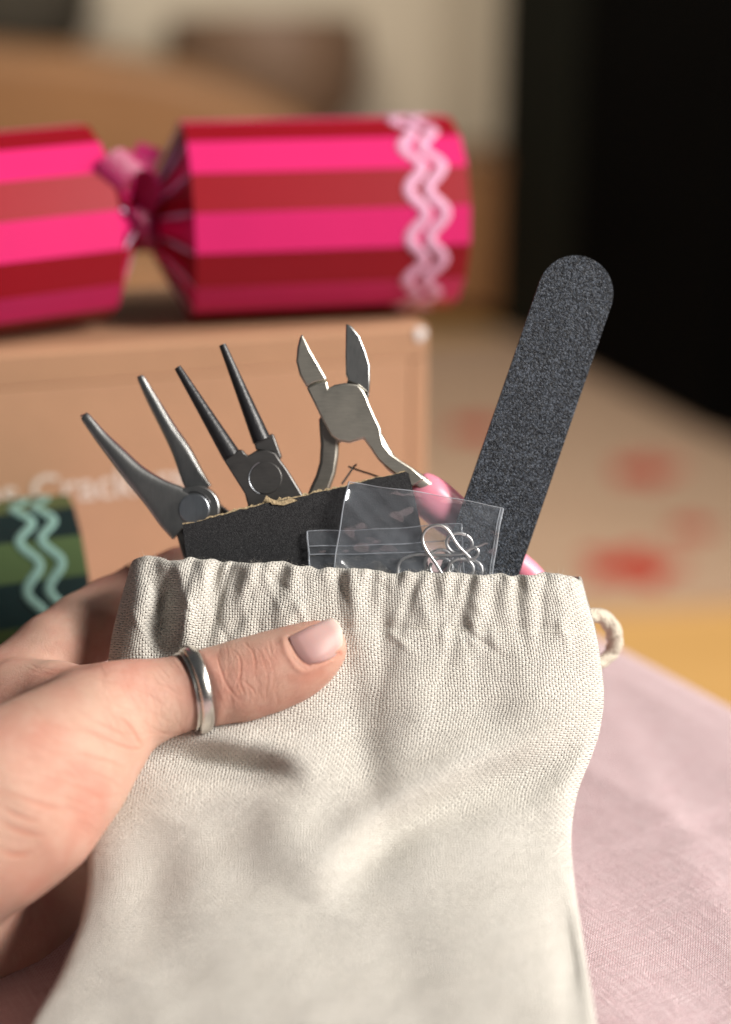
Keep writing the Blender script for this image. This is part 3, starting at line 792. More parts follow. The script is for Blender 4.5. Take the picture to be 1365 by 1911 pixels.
g1 = loft('grip', [(772, 900, .4185, 20, .0026, 2.2), (777, 905, .4185, 31, .0040, 2.2), (792, 919, .4185, 39, .0052, 2.2), (815, 938, .419, 41, .0056, 2.2), (860, 975, .4200, 38, .0054, 2.2), (930, 1030, .4215, 30, .0048, 2.2), (992, 1078, .422, 26, .0046, 2.2), (1030, 1140, .421, 26, .0046, 2.2), (1045, 1230, .418, 26, .0044, 2.2), (1040, 1320, .414, 24, .0040, 2.2), (1038, 1335, .413, 12, .002, 2.2)], M['pink_grip'], cut)
loft('grip', [(572, 960, .4190, 20, .003, 2.2), (575, 975, .4190, 27, .0042, 2.2), (590, 1060, .4195, 28, .0046, 2.2), (610, 1180, .417, 28, .0045, 2.2), (640, 1300, .411, 26, .004, 2.2), (645, 1315, .411, 12, .002, 2.2)], M['pink_grip'], cut)
# return spring: two thin crossing wires
tube('spring', [tuple(P(*K2([(410, 960)])[0], .4165)), tuple(P(*K2([(445, 910)])[0], .4165)), tuple(P(*K2([(478, 862)])[0], .4165)), tuple(P(*K2([(494, 852)])[0], .4165))], .00030, M['steel_dark'], cut, 7, 4)
tube('spring', [tuple(P(*K2([(446, 862)])[0], .4172)), tuple(P(*K2([(500, 882)])[0], .4172)), tuple(P(*K2([(600, 915)])[0], .4172)), tuple(P(*K2([(660, 940)])[0], .4172))], .00030, M['steel_dark'], cut, 7, 4)

# --- round nose pliers
dr_ = .4150
rn = thing('round_nose_pliers', 'blackened round nose pliers with two slim tapered jaws standing behind the sandpaper', 'pliers', P(495, 900, dr_))
for a, b in (((334, 689), (433, 851)), ((417, 647), (489, 822))):
    mid = lambda t: ((a[0]+(b[0]-a[0])*t), (a[1]+(b[1]-a[1])*t))
    loft('jaw', [(*mid(0), dr_+.001, 6.2, .0009, 2), (*mid(.02), dr_+.001, 7.2, .00105, 2), (*mid(.5), dr_+.001, 12, .00175, 2), (*mid(1.0), dr_+.001, 17.5, .0025, 2)], M['black_jaw'], rn, 24, 6, 55)
rb = K1([(1016, 952), (1112, 884), (1135, 884), (1150, 905), (1170, 922), (1222, 890), (1290, 884), (1345, 905), (1372, 945), (1420, 1010), (1560, 1240), (1560, 1420), (1180, 1420), (1170, 1240), (1150, 1165), (1090, 1070)])
slab('joint', rb, dr_ - .0012, .0042, M['steel_dark'], rn, .0004)
sh = K1([(1206, 832), (1330, 780), (1346, 822), (1385, 930), (1370, 950), (1330, 900), (1222, 888)])
slab('jaw_root', sh, dr_ + .0004, .0040, M['steel_dark'], rn, .0004)
cx, cy = K1([(1285, 1065)])[0]
def disc_pts(cx, cy, r, n=36, a0=0, a1=2*math.pi): return [(cx + r*math.cos(a0+(a1-a0)*k/n), cy + r*math.sin(a0+(a1-a0)*k/n)) for k in range(n)]
slab('rivet', disc_pts(cx, cy, 30), dr_ - .00145, .003, M['steel_dark'], rn, .00015)
arc = [tuple(P(cx + 31.5*math.cos(a), cy + 31.5*math.sin(a), dr_ - .00125)) for a in np.linspace(rad(110), rad(250), 14)]
tube('rivet_rim', arc, [.00003]+[.00014]*12+[.00003], M['rivet'], rn, 6, 2)
for pth in ([(470, 960), (440, 1040), (430, 1150), (450, 1260)], [(530, 960), (560, 1050), (560, 1160), (540, 1270)]):
    loft('grip', [(pth[0][0], pth[0][1], .4175, 22, .0032, 2.5)] + [(x_, y_, .4175 - max(0, y_-1100)*2.5e-5, 26, .0042, 2.2) for x_, y_ in pth[1:]], M['pink_grip'], rn)

# --- long nose pliers
dl = .4200
ln_ = thing('long_nose_pliers', 'open steel long nose pliers with flat tapered jaws and bright pivot rivet', 'pliers', P(370, 960, dl))
loft('jaw', [(*K1([(128, 668)])[0], dl, 7.0, .0008, 2.4), (*K1([(140, 682)])[0], dl, 9.2, .0013, 2.4), (*K1([(235, 802)])[0], dl, 12.5, .0019, 2.2), (*K1([(345, 925)])[0], dl, 17, .0026, 2.4), (*K1([(455, 1045)])[0], dl, 21.5, .0030, 3.2), (*K1([(575, 1150)])[0], dl, 29, .0028, 5), (*K1([(700, 1250)])[0], dl, 42, .0026, 6), (*K1([(800, 1340)])[0], dl, 46, .0026, 6)], M['steel_ground'], ln_, 36, 6, 45)
loft('jaw', [(*K1([(487, 420)])[0], dl+.0022, 5.0, .0008, 2.4), (*K1([(494, 436)])[0], dl+.0022, 7.5, .0012, 2.4), (*K1([(570, 580)])[0], dl+.0022, 11, .0018, 2.2), (*K1([(672, 760)])[0], dl+.0022, 14, .0026, 2.4), (*K1([(752, 900)])[0], dl+.0022, 18, .0028, 3.4), (*K1([(822, 1060)])[0], dl+.0022, 21.5, .0026, 5), (*K1([(870, 1150)])[0], dl+.0022, 23, .0024, 6)], M['steel_ground'], ln_, 36, 6, 45)
jx, jy = K1([(838, 1262)])[0]
slab('joint', disc_pts(jx, jy, 45, 48), dl - .0024, .0052, M['steel_ground'], ln_, .0004)
slab('rivet', disc_pts(*K1([(828, 1262)])[0], 28.5, 36), dl - .0029, .004, M['rivet'], ln_, .0002)
tube('rivet_rim', [tuple(P(K1([(828, 1262)])[0][0] + 32*math.cos(a), K1([(828, 1262)])[0][1] + 32*math.sin(a), dl - .0025)) for a in np.linspace(rad(-110), rad(-10), 10)], [.00005]+[.00022]*8+[.00005], M['black_jaw'], ln_, 6, 2)
slab('handle', K1([(905, 1130), (1000, 1240), (1120, 1330), (1150, 1500), (1010, 1500), (920, 1330)]), dl + .0008, .0042, M['steel_dark'], ln_, .0005)
slab('handle', K1([(690, 1330), (740, 1370), (800, 1420), (860, 1560), (880, 1760), (800, 1760), (770, 1600), (735, 1500)]), dl - .0012, .0042, M['steel_dark'], ln_, .0006)
for pth in ([(352, 1050), (352, 1120), (370, 1230), (400, 1320)], [(445, 1000), (480, 1090), (490, 1190), (470, 1300)]):
    loft('grip', [(pth[0][0], pth[0][1], .4225, 20, .003, 2.4)] + [(x_, y_, .4225 - max(0, y_-1100)*2.5e-5, 25, .004, 2.2) for x_, y_ in pth[1:]], M['pink_grip'], ln_)

# --- sandpaper pad with a torn top edge
ds = .4085
sp_t = thing('sandpaper_sheet', 'black sandpaper sheet with torn tan top edge standing in the bag', 'sandpaper', P(560, 1100, ds))
def lerp(a, b, t): return (a[0]+(b[0]-a[0])*t, a[1]+(b[1]-a[1])*t)
A_, B_ = (341, 979), (757, 880)
rs = np.random.RandomState(5)
nT = 90; jag = np.cumsum(rs.randn(nT+1)*.9); jag -= np.linspace(jag[0], jag[-1], nT+1); jag = jag*.55 + rs.randn(nT+1)*.5
topl = [lerp(A_, B_, k/nT) for k in range(nT+1)]
topl = [(x_ + rs.randn()*.3, y_ + jag[k] + 5*math.sin(math.pi*k/nT)*0) for k, (x_, y_) in enumerate(topl)]
dsf = lambda px, py, d: d + .0012*math.sin((px-341)/416*math.pi)*-1 + max(0, 1000-py)*2e-6
poly = topl + [(763, 883), (775, 930), (790, 1002), (806, 1090), (815, 1160), (360, 1160), (352, 1090), (346, 1020)]
slab('grit_face', poly, ds, .0006, M['paper_grit'], sp_t, 0)
tb = [(x_ + rs.randn()*.5, y_ - abs(2.6 + 1.5*rs.randn())*(.35 + .9*math.exp(-(((k/nT)-.42)/.33)**2)) - (10 if k == 34 else 0) - (5 if k == 35 else 0)) for k, (x_, y_) in enumerate(topl)]
slab('backing_paper', tb + [(752, 960), (360, 1100), (345, 1000)], ds + .00075, .0011, M['torn'], sp_t, 0)
# curled scrap of torn paper
scr = [(497, 924), (505, 930), (520, 936), (545, 930), (556, 934), (530, 943), (508, 941)]
slab('torn_scrap', scr, ds - .0004, .00025, M['torn'], sp_t, 0)

# --- nail file
df_ = .4120
nf = thing('nail_file', 'long black emery nail file with round end standing in the bag', 'nail file', P(930, 1200, df_))
tdir = np.array([-.326, .9454]); c0 = np.array([1074.5, 547.0]); rpx = 70.5
sdv = np.array([tdir[1], -tdir[0]])
pl = [tuple(c0 + rpx*(math.cos(a)*sdv + math.sin(a)*-tdir)) for a in np.linspace(0, math.pi, 26)]
pl += [tuple(c0 - sdv*(rpx+1.5) + tdir*690), tuple(c0 + sdv*(rpx+1.5) + tdir*690)]
ftilt = lambda px, py, d: d + (px - (c0[0] + (py-c0[1])*-.345))*3.0e-6*6 + (py-547)*1.2e-6
slab('grit_face', pl, df_, .00035, M['file_grit'], nf, .00010, ftilt)
pl2 = [tuple(np.array(p) + (c0 - np.array(p))*.004) for p in pl]
slab('core', pl2, df_ + .00036, .0016, M['red_core'], nf, 0, ftilt)
slab('grit_face', pl, df_ + .00198, .00035, M['file_grit'], nf, 0, ftilt)

# --- zip bags
def film(name, quad, d, label, parent_name, n=64, crin=.0005, seed=1, thick=.0018, wav=1.6):
    rs_ = np.random.RandomState(seed); ph = rs_.rand(12)*6.28
    VC = [(math.cos(a_), math.sin(a_), rs_.uniform(-.6, 1.2), rs_.uniform(-1, 1)*crin*1.3, rs_.uniform(.03, .12)) for a_ in rs_.uniform(0, 3.14, 16)]
    t = thing(parent_name, label, 'plastic bag', P(*quad[2], d))
    def flat_pt(u, w):
        a = lerp(quad[0], quad[1], u); b = lerp(quad[3], quad[2], u); p = lerp(a, b, w)
        return (p[0] + wav*(math.sin(5*w+ph[4]) + .5*math.sin(13*w+ph[5]))*(1 if u < .5 else .6), p[1] + wav*(math.sin(6.5*u+ph[6]) + .45*math.sin(17*u+ph[7]))*(1-w))
    def depth(u, w):
        z = crin*(math.sin(7*u+5*w+ph[0]) + .7*math.sin(13*u-9*w+ph[1]) + .5*abs(math.sin(9*u+14*w+ph[2])) + .35*abs(math.sin(21*u-17*w+ph[3])))
        for (ca_, sa_, c_, A_c, w_c) in VC: z += A_c*math.exp(-abs(u*ca_ + w*sa_ - c_)/w_c)
        return d + z
    t_edge = lambda name, uw, r: tube(name, [tuple(P(*flat_pt(u, w), depth(u, w) - .0001)) for u, w in uw], r, M['film_edge'], t, 6, 2)
    def grid(off, sign):
        vv = []
        for i in range(n+1):
            for j in range(n+1):
                u, w = j/n, i/n
                p = flat_pt(u, w)
                k = min(1, 4*u*(1-u)+.0)
                z = depth(u, w) - d
                vv.append(P(*p, d + off*math.sin(math.pi*u)**.5 + z))
        return vv
    fs = [(i*(n+1)+j, i*(n+1)+j+1, (i+1)*(n+1)+j+1, (i+1)*(n+1)+j) for i in range(n) for j in range(n)]
    f = obj('front_film', grid(0, 1), fs, M['film'], t, True); obj('back_film', grid(thick, -1), fs, M['film'], t, True)
    return t, t_edge
z1, z1f = film('zip', [(650, 898), (938, 946), (912, 1110), (617, 1100)], .4050, 'clear plastic zip bag holding silver wire hooks and jump rings', 'zip_bag', seed=2)
z2, z2f = film('zip', [(574, 993), (862, 978), (868, 1110), (584, 1110)], .4067, 'smaller clear zip bag with ridged closure lines against the black sandpaper', 'zip_bag', seed=5, thick=.0007, crin=.00035)
N_ = 24
for u_, r_ in ((0.0, .00020), (1.0, .00034), (.985, .00022)): z1f('welded_seam', [(u_, k/N_) for k in range(N_+1)], r_)
z1f('top_edge', [(k/N_, 0.0) for k in range(N_+1)], .00014)
for u_, r_ in ((0.0, .00024), (1.0, .00024)): z2f('welded_seam', [(u_, k/N_) for k in range(N_+1)], r_)
z2f('top_edge', [(k/N_, 0.0) for k in range(N_+1)], .00014)
for w_ in (.24, .37): z2f('zip_ridge', [(k/N_, w_) for k in range(N_+1)], .00019)
# --- earring hooks and jump rings in the front bag
wr = .00040
def wire(name, label, cat, pts, d0, dz=None, group=None, closed=False):
    q = K7(pts); n = len(q)
    p = [tuple(P(x_, y_, d0 + (dz[i] if dz else 0))) for i, (x_, y_) in enumerate(q)]
    return tag(tube(name, p, wr, M['silver'], None, 10, 8, closed), label, cat, group)
hk = wire('earring_hook', 'silver wire earring hook arched upright over the jump rings', 'earring hook',
     [(640, 760), (600, 690), (520, 560), (445, 455), (402, 370), (394, 290), (430, 222), (500, 180), (575, 172), (640, 203), (692, 265), (745, 355), (795, 418), (862, 482), (905, 524), (955, 515), (982, 470), (975, 428), (945, 425)], .40560)
wire('earring_hook', 'silver wire earring hook lying flat across the jump rings', 'earring hook',
     [(125, 720), (128, 640), (140, 585), (185, 530), (265, 497), (380, 482), (480, 487), (600, 490), (720, 486), (800, 474), (860, 442), (940, 406), (1000, 384), (1052, 364), (1085, 360)], .40635)
def jring(label, cx, cy, rx, ry, d, rot=0, gap=.12, a0=0, group=None):
    pts = []
    for a in np.linspace(a0+gap, a0+2*math.pi-gap*.2, 22):
        x_, y_ = rx*math.cos(a), ry*math.sin(a)
        pts.append((cx + x_*math.cos(rot)-y_*math.sin(rot), cy + x_*math.sin(rot)+y_*math.cos(rot)))
    q = K7(pts)
    return tag(tube('jump_ring', [tuple(P(a_, b_, d + .0004*math.sin(i/3.5))) for i, (a_, b_) in enumerate(q)], wr*1.12, M['silver'], None, 10, 4), label, 'jump ring', 'jump rings in the zip bag')
jring('highest silver jump ring behind the arched hook', 783, 365, 138, 108, .4068, .2, .08, -1.2)
jring('silver jump ring in front of the others at the bag hem', 800, 640, 132, 112, .4061, 0, .06, -1.7)
jring('silver jump ring peeking out between the hook and the front ring', 590, 625, 118, 105, .4068, .1, .3, 3.6)
jring('silver jump ring tilted under the flat hook', 560, 560, 150, 118, .4073, -.5, .1, 0)
jring('silver jump ring nearest the welded bag seam', 905, 650, 122, 108, .4072, .2, .1, 2)

# ================================================================== HAND
def cm(px, py, d): return np.array([(px-W/2)/FPX*d, (H/2-py)/FPX*d, d])      # camera-frame millimetres
def toworld(a): return CAM + RIGHT*(a[0]/1000) + UP*(a[1]/1000) + FWD*(a[2]/1000)
chains = {
 'thumb': [(600, 1207, 390.5, 6.3), (577, 1222, 390.3, 7.9), (535, 1243, 390, 9.45), (450, 1270, 389.5, 10.1), (350, 1291, 389, 9.15), (285, 1308, 387, 10.0), (215, 1325, 384, 12.0), (110, 1405, 375, 16.5), (10, 1480, 368, 19.8), (-120, 1560, 364, 21), (-260, 1660, 362, 24)],
 'thenar2': [(170, 1390, 380, 12), (60, 1520, 372, 15.5), (-60, 1590, 370, 17)],
 'web': [(150, 1310, 393, 9), (40, 1320, 402, 12), (-60, 1360, 408, 14)],
 'index': [(-50, 1372, 410, 14.5), (104, 1222, 422, 11.6), (205, 1142, 434, 9.6), (340, 1078, 443, 8.7), (430, 1085, 448, 8), (480, 1110, 449, 7)],
 'middle': [(-80, 1440, 418, 14), (110, 1360, 440, 10.5), (260, 1300, 453, 9.5), (400, 1290, 455, 8.5), (470, 1310, 454, 7)],
 'ring': [(-90, 1540, 416, 14), (90, 1500, 437, 10.5), (250, 1440, 450, 9.5), (390, 1420, 452, 8.5), (450, 1430, 450, 7)],
 'pinky': [(-120, 1735, 398, 22), (-5, 1758, 406, 17.5), (88, 1738, 420, 14.0), (200, 1665, 434, 10), (330, 1600, 438, 8), (390, 1590, 437, 6.5)],
 'palm': [(-120, 1460, 396, 22), (-110, 1600, 392, 24), (-200, 1700, 382, 26)],
 'wrist': [(-260, 1680, 370, 27), (-420, 1790, 362, 29), (-700, 1960, 350, 33)],
}
VOX = .62
lo = np.array([-175., -150., 338.]); hi = np.array([6., 2., 468.])
gx, gy, gz = [np.arange(lo[i], hi[i], VOX, dtype=np.float32) for i in range(3)]
F = np.full((len(gx), len(gy), len(gz)), 30., np.float32)
def smin(a, b, k):
    h = np.clip(.5 + .5*(b-a)/k, 0, 1); return b + (a-b)*h - k*h*(1-h)
def roundcone(A, B, ra, rb, X, Y, Z):
    d = B-A; L2 = float(d @ d)
    t = ((X-A[0])*d[0] + (Y-A[1])*d[1] + (Z-A[2])*d[2])/L2
    np.clip(t, 0, 1, out=t)
    t2 = t
    return np.sqrt((X-A[0]-t2*d[0])**2 + (Y-A[1]-t2*d[1])**2 + (Z-A[2]-t2*d[2])**2) - (ra + (rb-ra)*t)
def addchain(F, pts, k_self, k_join, res=3):
    p = catmull([(*cm(a, b, c), r) for a, b, c, r in pts], res)
    lo_, hi_ = p[:, :3].min(0)-p[:, 3].max()-14, p[:, :3].max(0)+p[:, 3].max()+14
    ix = [slice(max(0, int((lo_[i]-lo[i])/VOX)), max(0, int((hi_[i]-lo[i])/VOX)+1)) for i in range(3)]
    X = gx[ix[0]][:, None, None]; Y = gy[ix[1]][None, :, None]; Z = gz[ix[2]][None, None, :]
    if 0 in (X.size, Y.size, Z.size): return
    D = None
    for i in range(len(p)-1):
        a, b = p[i], p[i+1]
        if np.linalg.norm(a[:3]-b[:3]) < 1e-3: continue
        c = roundcone(a[:3].astype(np.float32), b[:3].astype(np.float32), np.float32(a[3]), np.float32(b[3]), X, Y, Z)
        D = c if D is None else smin(D, c, k_self)
    F[ix[0], ix[1], ix[2]] = smin(F[ix[0], ix[1], ix[2]], D, k_join)
for nm, ks, kj in (('palm', 6, 8), ('wrist', 6, 10), ('thumb', 2.0, 6), ('thenar2', 4, 9), ('web', 4, 8), ('index', 2, 5), ('middle', 2, 3.5), ('ring', 2, 3.5), ('pinky', 3, 5)):
    addchain(F, chains[nm], ks, kj, 2)

for a_ in (0, -1):
    F[a_] = 1.; F[:, a_] = 1.; F[:, :, a_] = 1.
def surface_nets(F):
    s = F < 0; nx, ny, nz = F.shape
    c = np.zeros((nx-1, ny-1, nz-1), np.int8)
    for dx in (0, 1):
        for dy in (0, 1):
            for dz in (0, 1): c += s[dx:nx-1+dx, dy:ny-1+dy, dz:nz-1+dz]
    act = np.argwhere((c > 0) & (c < 8)); idx = np.full(c.shape, -1, np.int32); idx[tuple(act.T)] = np.arange(len(act))
    acc = np.zeros((len(act), 3)); cnt = np.zeros(len(act))
    corners = [(a, b, d) for a in (0, 1) for b in (0, 1) for d in (0, 1)]
    for p in corners:
        for ax_ in range(3):
            if p[ax_]: continue
            q = list(p); q[ax_] = 1
            f0 = F[tuple((act+p).T)]; f1 = F[tuple((act+np.array(q)).T)]
            m = (f0 < 0) != (f1 < 0)
            t = np.where(m, f0/np.where(m, f0-f1, 1), 0)
            pt = np.array(p, float)[None].repeat(len(act), 0); pt[:, ax_] += t
            acc[m] += pt[m]; cnt[m] += 1
    V = act + acc/cnt[:, None]
    quads = []
    for ax_ in range(3):
        sl0 = [slice(None)]*3; sl1 = [slice(None)]*3; sl0[ax_] = slice(0, -1); sl1[ax_] = slice(1, None)
        ch = s[tuple(sl0)] != s[tuple(sl1)]; e = np.argwhere(ch)
        o1, o2 = [a for a in range(3) if a != ax_]
        ok = (e[:, o1] > 0) & (e[:, o2] > 0) & (e[:, o1] < F.shape[o1]-1) & (e[:, o2] < F.shape[o2]-1); e = e[ok]
        flip = s[tuple(e.T)]
        d1 = np.zeros(3, int); d1[o1] = 1; d2 = np.zeros(3, int); d2[o2] = 1
        q = np.stack([idx[tuple((e-d1-d2).T)], idx[tuple((e-d2).T)], idx[tuple(e.T)], idx[tuple((e-d1).T)]], 1)
        if ax_ == 1: flip = ~flip
        q[~flip] = q[~flip][:, ::-1]; quads.append(q)
    return V, np.concatenate(quads)
V, Q = surface_nets(F); del F
V = V*VOX + lo
def laplace(V, E, it, lam=.5):
    for _ in range(it):
        acc = np.zeros_like(V); cnt = np.zeros(len(V))
        for k in (0, 1):
            np.add.at(acc, E[:, k], V[E[:, 1-k]]); np.add.at(cnt, E[:, k], 1)
        V = V + lam*(acc/np.maximum(cnt, 1)[:, None] - V)
    return V
E = np.concatenate([Q[:, [0, 1]], Q[:, [1, 2]], Q[:, [2, 3]], Q[:, [3, 0]]]); E = np.unique(np.sort(E, 1), axis=0)
V = laplace(V, E, 6)
me = bpy.data.meshes.new('hand'); me.from_pydata(V.tolist(), [], Q.tolist()); me.update()
bm = bmesh.new(); bm.from_mesh(me); bmesh.ops.recalc_face_normals(bm, faces=bm.faces)
def pxof(co): return W/2 + FPX*co[0]/co[2], H/2 - FPX*co[1]/co[2]
for rnd in range(2):
    sel = set()
    for f in bm.faces:
        c = f.calc_center_median(); a, b = pxof(c)
        if f.normal.z < .25 and 375 < a < 650 and 1135 < b < 1375 and c.z < 402: sel.update(f.edges)
        elif rnd == 0 and f.normal.z < .25 and -5 < a < 380 and 1200 < b < 1680 and c.z < 400: sel.update(f.edges)
    bmesh.ops.subdivide_edges(bm, edges=list(sel), cuts=1, use_grid_fill=True, smooth=0)
    for _ in range(2): bmesh.ops.smooth_vert(bm, verts=list({v for e in sel if e.is_valid for v in e.verts}), factor=.5, use_axis_x=True, use_axis_y=True, use_axis_z=True)
bm.normal_update(); bm.to_mesh(me); bm.free()
nV = len(me.vertices); co = np.zeros(nV*3); me.vertices.foreach_get('co', co); co = co.reshape(-1, 3)
no = np.zeros(nV*3); me.vertex_normals.foreach_get('vector', no); no = no.reshape(-1, 3)
px = W/2 + FPX*co[:, 0]/co[:, 2]; py = H/2 - FPX*co[:, 1]/co[:, 2]
facing = np.clip(-no[:, 2]*2.0, 0, 1)*(co[:, 2] < 404)
def polyline_d(pts):
    pts = catmull(pts, 6); best = np.full(nV, 1e9); tt = np.zeros(nV)
    for i in range(len(pts)-1):
        d, t, _ = seg_d(px, py, tuple(pts[i]), tuple(pts[i+1])); m = d < best; best[m] = d[m]; tt[m] = (i+t[m])/(len(pts)-1)
    return best, tt
disp = np.zeros(nV); flush = np.zeros(nV)
def K5(pts): return [(350 + x/4.403, 1130 + y/4.403) for x, y in pts]
def K6(pts): return [(x/3.4125, 1200 + y/3.4125) for x, y in pts]
# knuckle creases (depth mm, width px)
for pts, dep, wd in [(p_, d_*.42, w_*.72) for p_, d_, w_ in [
    (K5([(265, 370), (245, 410), (270, 500), (310, 620), (370, 720), (430, 780)]), .26, 2.6),
    (K5([(370, 365), (425, 420), (440, 520), (430, 620), (455, 700), (470, 730)]), .34, 2.8),
    (K5([(470, 310), (515, 350), (545, 410), (557, 480), (550, 570)]), .28, 2.5),
    (K5([(450, 610), (510, 660), (545, 700), (560, 735)]), .30, 2.8),
    (K5([(520, 330), (590, 370), (620, 440), (650, 520), (660, 640), (650, 700)]), .17, 2.4),
    (K5([(630, 340), (660, 400), (685, 470), (720, 560)]), .16, 2.3),
    (K5([(300, 650), (360, 700), (420, 760), (500, 800)]), .10, 3.0),
    (K6([(470, 525), (560, 565), (680, 612), (780, 655), (860, 675), (905, 665)]), .42, 3.6),
    (K6([(560, 485), (660, 520), (740, 560), (800, 600), (850, 640)]), .24, 3.6),
    (K6([(740, 460), (800, 500), (850, 560), (885, 620), (910, 650)]), .40, 4.2),
    (K6([(690, 440), (730, 480), (760, 530)]), .16, 3.5),
    (K6([(440, 670), (560, 720), (680, 750), (790, 790)]), .22, 4.5),
    (K6([(300, 850), (420, 900), (560, 950)]), .14, 5),
    (K6([(0, 940), (140, 990), (300, 1040), (420, 1060)]), .30, 5),
    (K6([(0, 1030), (120, 1100), (260, 1140)]), .34, 5),
    (K6([(0, 1140), (130, 1200), (280, 1230)]), .30, 6),
    (K6([(0, 1320), (100, 1350), (200, 1330)]), .35, 7)]]:
    d, t = polyline_d(pts); g = np.exp(-(d/wd)**2)*np.sin(np.pi*np.clip(t, .06, .94))**.6
    disp -= dep*g; disp += dep*.16*np.exp(-((d-wd*2.3)/(wd*1.3))**2)*np.sin(np.pi*np.clip(t, .06, .94))
    flush = np.maximum(flush, .75*g*min(1, dep/.13))
rk = random.Random(4)
def fine(n, x0, x1, y0, y1, ang, ln, dep, wd):
    """short hair-fine skin lines running roughly one way"""
    global disp, flush
    for _ in range(n):
        x_, y_ = rk.uniform(x0, x1), rk.uniform(y0, y1); a = ang + rk.gauss(0, .22); l_ = ln*rk.uniform(.5, 1.4); b = rk.uniform(-.25, .25)
        q = [(x_ + math.cos(a)*l_*t_ - math.sin(a)*b*l_*(t_*t_), y_ + math.sin(a)*l_*t_ + math.cos(a)*b*l_*(t_*t_)) for t_ in (-1, -.5, 0, .5, 1)]
        m = (np.abs(px-x_) < l_*1.6) & (np.abs(py-y_) < l_*1.6)
        if not m.any(): continue
        best = np.full(m.sum(), 1e9); tt = np.zeros(m.sum())
        for i in range(4):
            d, t, _s = seg_d(px[m], py[m], q[i], q[i+1]); k = d < best; best[k] = d[k]; tt[k] = (i+t[k])/4
        g = np.exp(-(best/wd)**2)*np.sin(np.pi*np.clip(tt, 0, 1)); disp[m] -= dep*rk.uniform(.4, 1)*g
        flush[m] = np.maximum(flush[m], .22*g)
fine(60, 405, 520, 1205, 1320, 1.35, 24, .07, 1.5)
fine(70, 400, 600, 1250, 1345, 2.6, 16, .035, 1.4)
fine(60, 20, 340, 1250, 1560, .35, 46, .10, 2.6)
fine(60, 180, 345, 1240, 1370, 1.2, 26, .06, 2.2)
# nail groove, cuticle fold and lateral fold
NB = K5([(838, 262), (846, 300), (872, 358), (905, 412), (955, 462), (1000, 482)])       # base curve
NTP = K5([(1150, 116), (1195, 112), (1240, 150), (1266, 205), (1272, 290), (1252, 395)])  # free edge
NTOP = [NB[0], *K5([(960, 200), (1060, 152)]), NTP[0]]; NBOT = [NB[-1], *K5([(1100, 462), (1180, 430)]), NTP[-1]]
for pts, dep, wd in [(NB, .26, 3.0), (NBOT, .30, 3.2), (NTOP, .14, 3.0)]:
    d, t = polyline_d(pts); disp -= dep*np.exp(-(d/wd)**2)
    flush = np.maximum(flush, .9*np.exp(-(d/6.)**2)*(.5+.5*t))
d, t = polyline_d(K5([(785, 285), (805, 370), (850, 450), (900, 520), (960, 545), (1050, 520), (1180, 455)])); disp += .20*np.exp(-(d/5.5)**2); flush = np.maximum(flush, .4*np.exp(-(d/9)**2))
d, t = polyline_d(K5([(860, 600), (960, 590), (1100, 540)])); flush = np.maximum(flush, .5*np.exp(-(d/12)**2))
# thumb seated under the ring, pad and joint swelling
d, t = polyline_d([(345, 1215), (390, 1290), (375, 1365)]); disp -= .5*np.exp(-(d/12)**2); disp += .25*np.exp(-((d-24)/10)**2)
# nail bed flattened
cn, tn = polyline_d([(560, 1215), (625, 1185)]); disp -= .3*np.exp(-(cn/22)**2)
for fx, fy, fr_, fa in ((600, 1262, 34, .42), (540, 1290, 40, .22), (470, 1250, 60, .22), (640, 1225, 18, .3), (245, 1370, 55, .30), (110, 1500, 90, .22), (40, 1620, 80, .35), (150, 1260, 60, .25), (60, 1330, 70, .18)):
    flush = np.maximum(flush, 0) + fa*np.exp(-((px-fx)**2 + (py-fy)**2)/fr_**2)
flush = np.clip(flush, 0, 1)
co2 = co + no*(disp*facing)[:, None]
flush = flush*facing
wv = np.array(CAM)[None] + (co2[:, :1]*np.array(RIGHT)[None] + co2[:, 1:2]*np.array(UP)[None] + co2[:, 2:3]*np.array(FWD)[None])/1000
me.vertices.foreach_set('co', wv.ravel()); me.update()
at = me.attributes.new('flush', 'FLOAT', 'POINT'); at.data.foreach_set('value', flush.astype(np.float32))
hand = link_mesh('hand', me, M['skin'], None, True)
bmx = bmesh.new(); bmx.from_mesh(me); bmesh.ops.recalc_face_normals(bmx, faces=bmx.faces); bmx.to_mesh(me); bmx.free()
tag(hand, 'hand gripping the cotton bag with its thumb across the front', 'hand')
# nail plate: laid on the thumb, curved across, with a free edge
bvh_h = BVHTree.FromPolygons([tuple(v) for v in wv], [tuple(p.vertices) for p in me.polygons])
nu, nv = 30, 26
bC, tC = catmull(NB, 10), catmull(NTP, 10); tpC, btC = catmull(NTOP, 10), catmull(NBOT, 10)
pick = lambda c, t: np.array([np.interp(t*(len(c)-1), range(len(c)), c[:, k]) for k in (0, 1)])
pts = []
for i in range(nu+1):
    u = i/nu
    for j in range(nv+1):
        w = j/nv
        L_ = (1-u)*pick(bC, w) + u*pick(tC, w); R_ = (1-w)*pick(tpC, u) + w*pick(btC, u)
        B2 = (1-u)*(1-w)*bC[0] + u*(1-w)*tC[0] + (1-u)*w*bC[-1] + u*w*tC[-1]
        pts.append((*(L_ + R_ - B2), u, w))
pts = np.array(pts); dep = []
for a, b, u, w in pts:
    h = bvh_h.ray_cast(CAM, ray(a, b).normalized())
    dd = (h[0]-CAM).dot(FWD) if h[0] else np.nan
    dep.append(dd if dd < .402 else np.nan)
dep = np.array(dep); ok = ~np.isnan(dep) & (pts[:, 2] < .93)
Afit = lambda p: np.stack([np.ones(len(p)), p[:, 2], p[:, 3], p[:, 2]**2, p[:, 2]*p[:, 3], p[:, 3]**2, p[:, 3]**3], 1)
cf = np.linalg.lstsq(Afit(pts[ok]), dep[ok], rcond=None)[0]; dfit = Afit(pts) @ cf
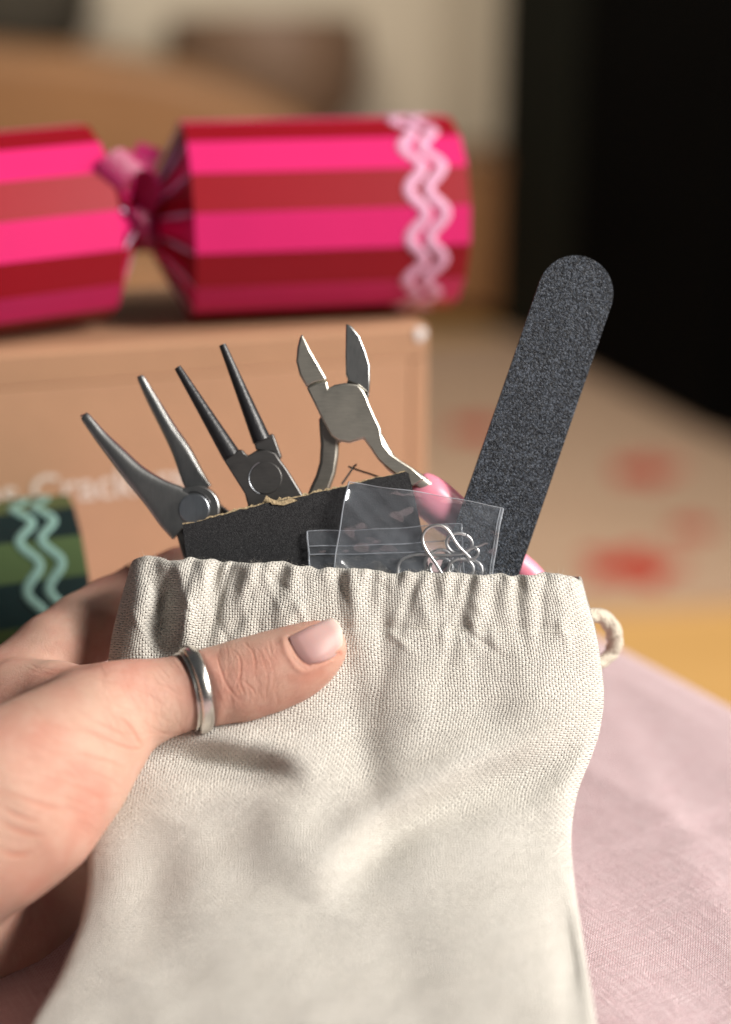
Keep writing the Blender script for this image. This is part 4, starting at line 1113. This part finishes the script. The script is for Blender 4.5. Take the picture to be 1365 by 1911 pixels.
edge = np.minimum(1, 6*np.minimum(pts[:, 3], 1-pts[:, 3]))*np.minimum(1, 5*pts[:, 2]+.15)
dn = dfit - .00046*edge + .00012*(1-edge)
nvts = [P(a, b, d) for (a, b, _, _), d in zip(pts, dn)]
nf_ = [(i*(nv+1)+j, i*(nv+1)+j+1, (i+1)*(nv+1)+j+1, (i+1)*(nv+1)+j) for i in range(nu) for j in range(nv)]
nail = obj('thumbnail', nvts, nf_, M['nail'], hand, True)
a2 = nail.data.attributes.new('flush', 'FLOAT', 'POINT'); a2.data.foreach_set('value', pts[:, 2].astype(np.float32))
sm = nail.modifiers.new('thickness', 'SOLIDIFY'); sm.thickness = .00045; sm.offset = 0

# ================================================================== RINGS
def band(parent, name, centre, axis, r_in, prof, mat, n=96, sq=1.0):
    """ring lathed round an axis; prof (offset along axis, radius above r_in) in mm"""
    z = Vector(axis).normalized(); x = z.orthogonal().normalized(); y = z.cross(x); vv, ff = [], []; m = len(prof)
    for k in range(n):
        a = 2*math.pi*k/n; rd = x*math.cos(a) + y*math.sin(a)
        for o_, r_ in prof: vv.append(Vector(centre) + z*(o_/1000) + rd*((r_in + r_)/1000))
    for k in range(n):
        k2 = (k+1) % n
        for q in range(m): ff.append((k*m+q, k*m+(q+1) % m, k2*m+(q+1) % m, k2*m+q))
    o = obj(name, vv, ff, mat, parent, True, 42)
    return o
rc = toworld(cm(364, 1288, 389.2))
t_ax = (toworld(cm(450, 1270, 389.5)) - toworld(cm(285, 1306, 388.5))).normalized()
r_ax = (t_ax + FWD*.36 + UP*-.02).normalized()
rt = thing('thumb_ring', 'worn silver spinner ring with raised middle band worn on the thumb', 'ring', rc)
band(rt, 'inner_band', rc, r_ax, 9.6, [(-2.7, 0), (-2.7, .75), (-2.45, .95), (-2.15, .8), (-2.0, .40), (2.0, .40), (2.15, .8), (2.45, .95), (2.7, .75), (2.7, 0)], M['ring_silver'])
band(rt, 'spinner_band', rc, r_ax, 10.12, [(-1.75, 0), (-1.75, .55), (-1.45, 1.15), (-.75, 1.5), (0, 1.6), (.75, 1.5), (1.45, 1.15), (1.75, .55), (1.75, 0)], M['ring_silver'])
ic = toworld(cm(268, 1110, 438)); i_ax = (toworld(cm(340, 1078, 443)) - toworld(cm(205, 1142, 434))).normalized()
tag(band(None, 'finger_ring', ic, i_ax, 9.0, [(-1.2, 0), (-1.2, .6), (-.6, 1.1), (.6, 1.1), (1.2, .6), (1.2, 0)], M['ring_silver']), 'slim silver ring on the forefinger behind the bag', 'ring')
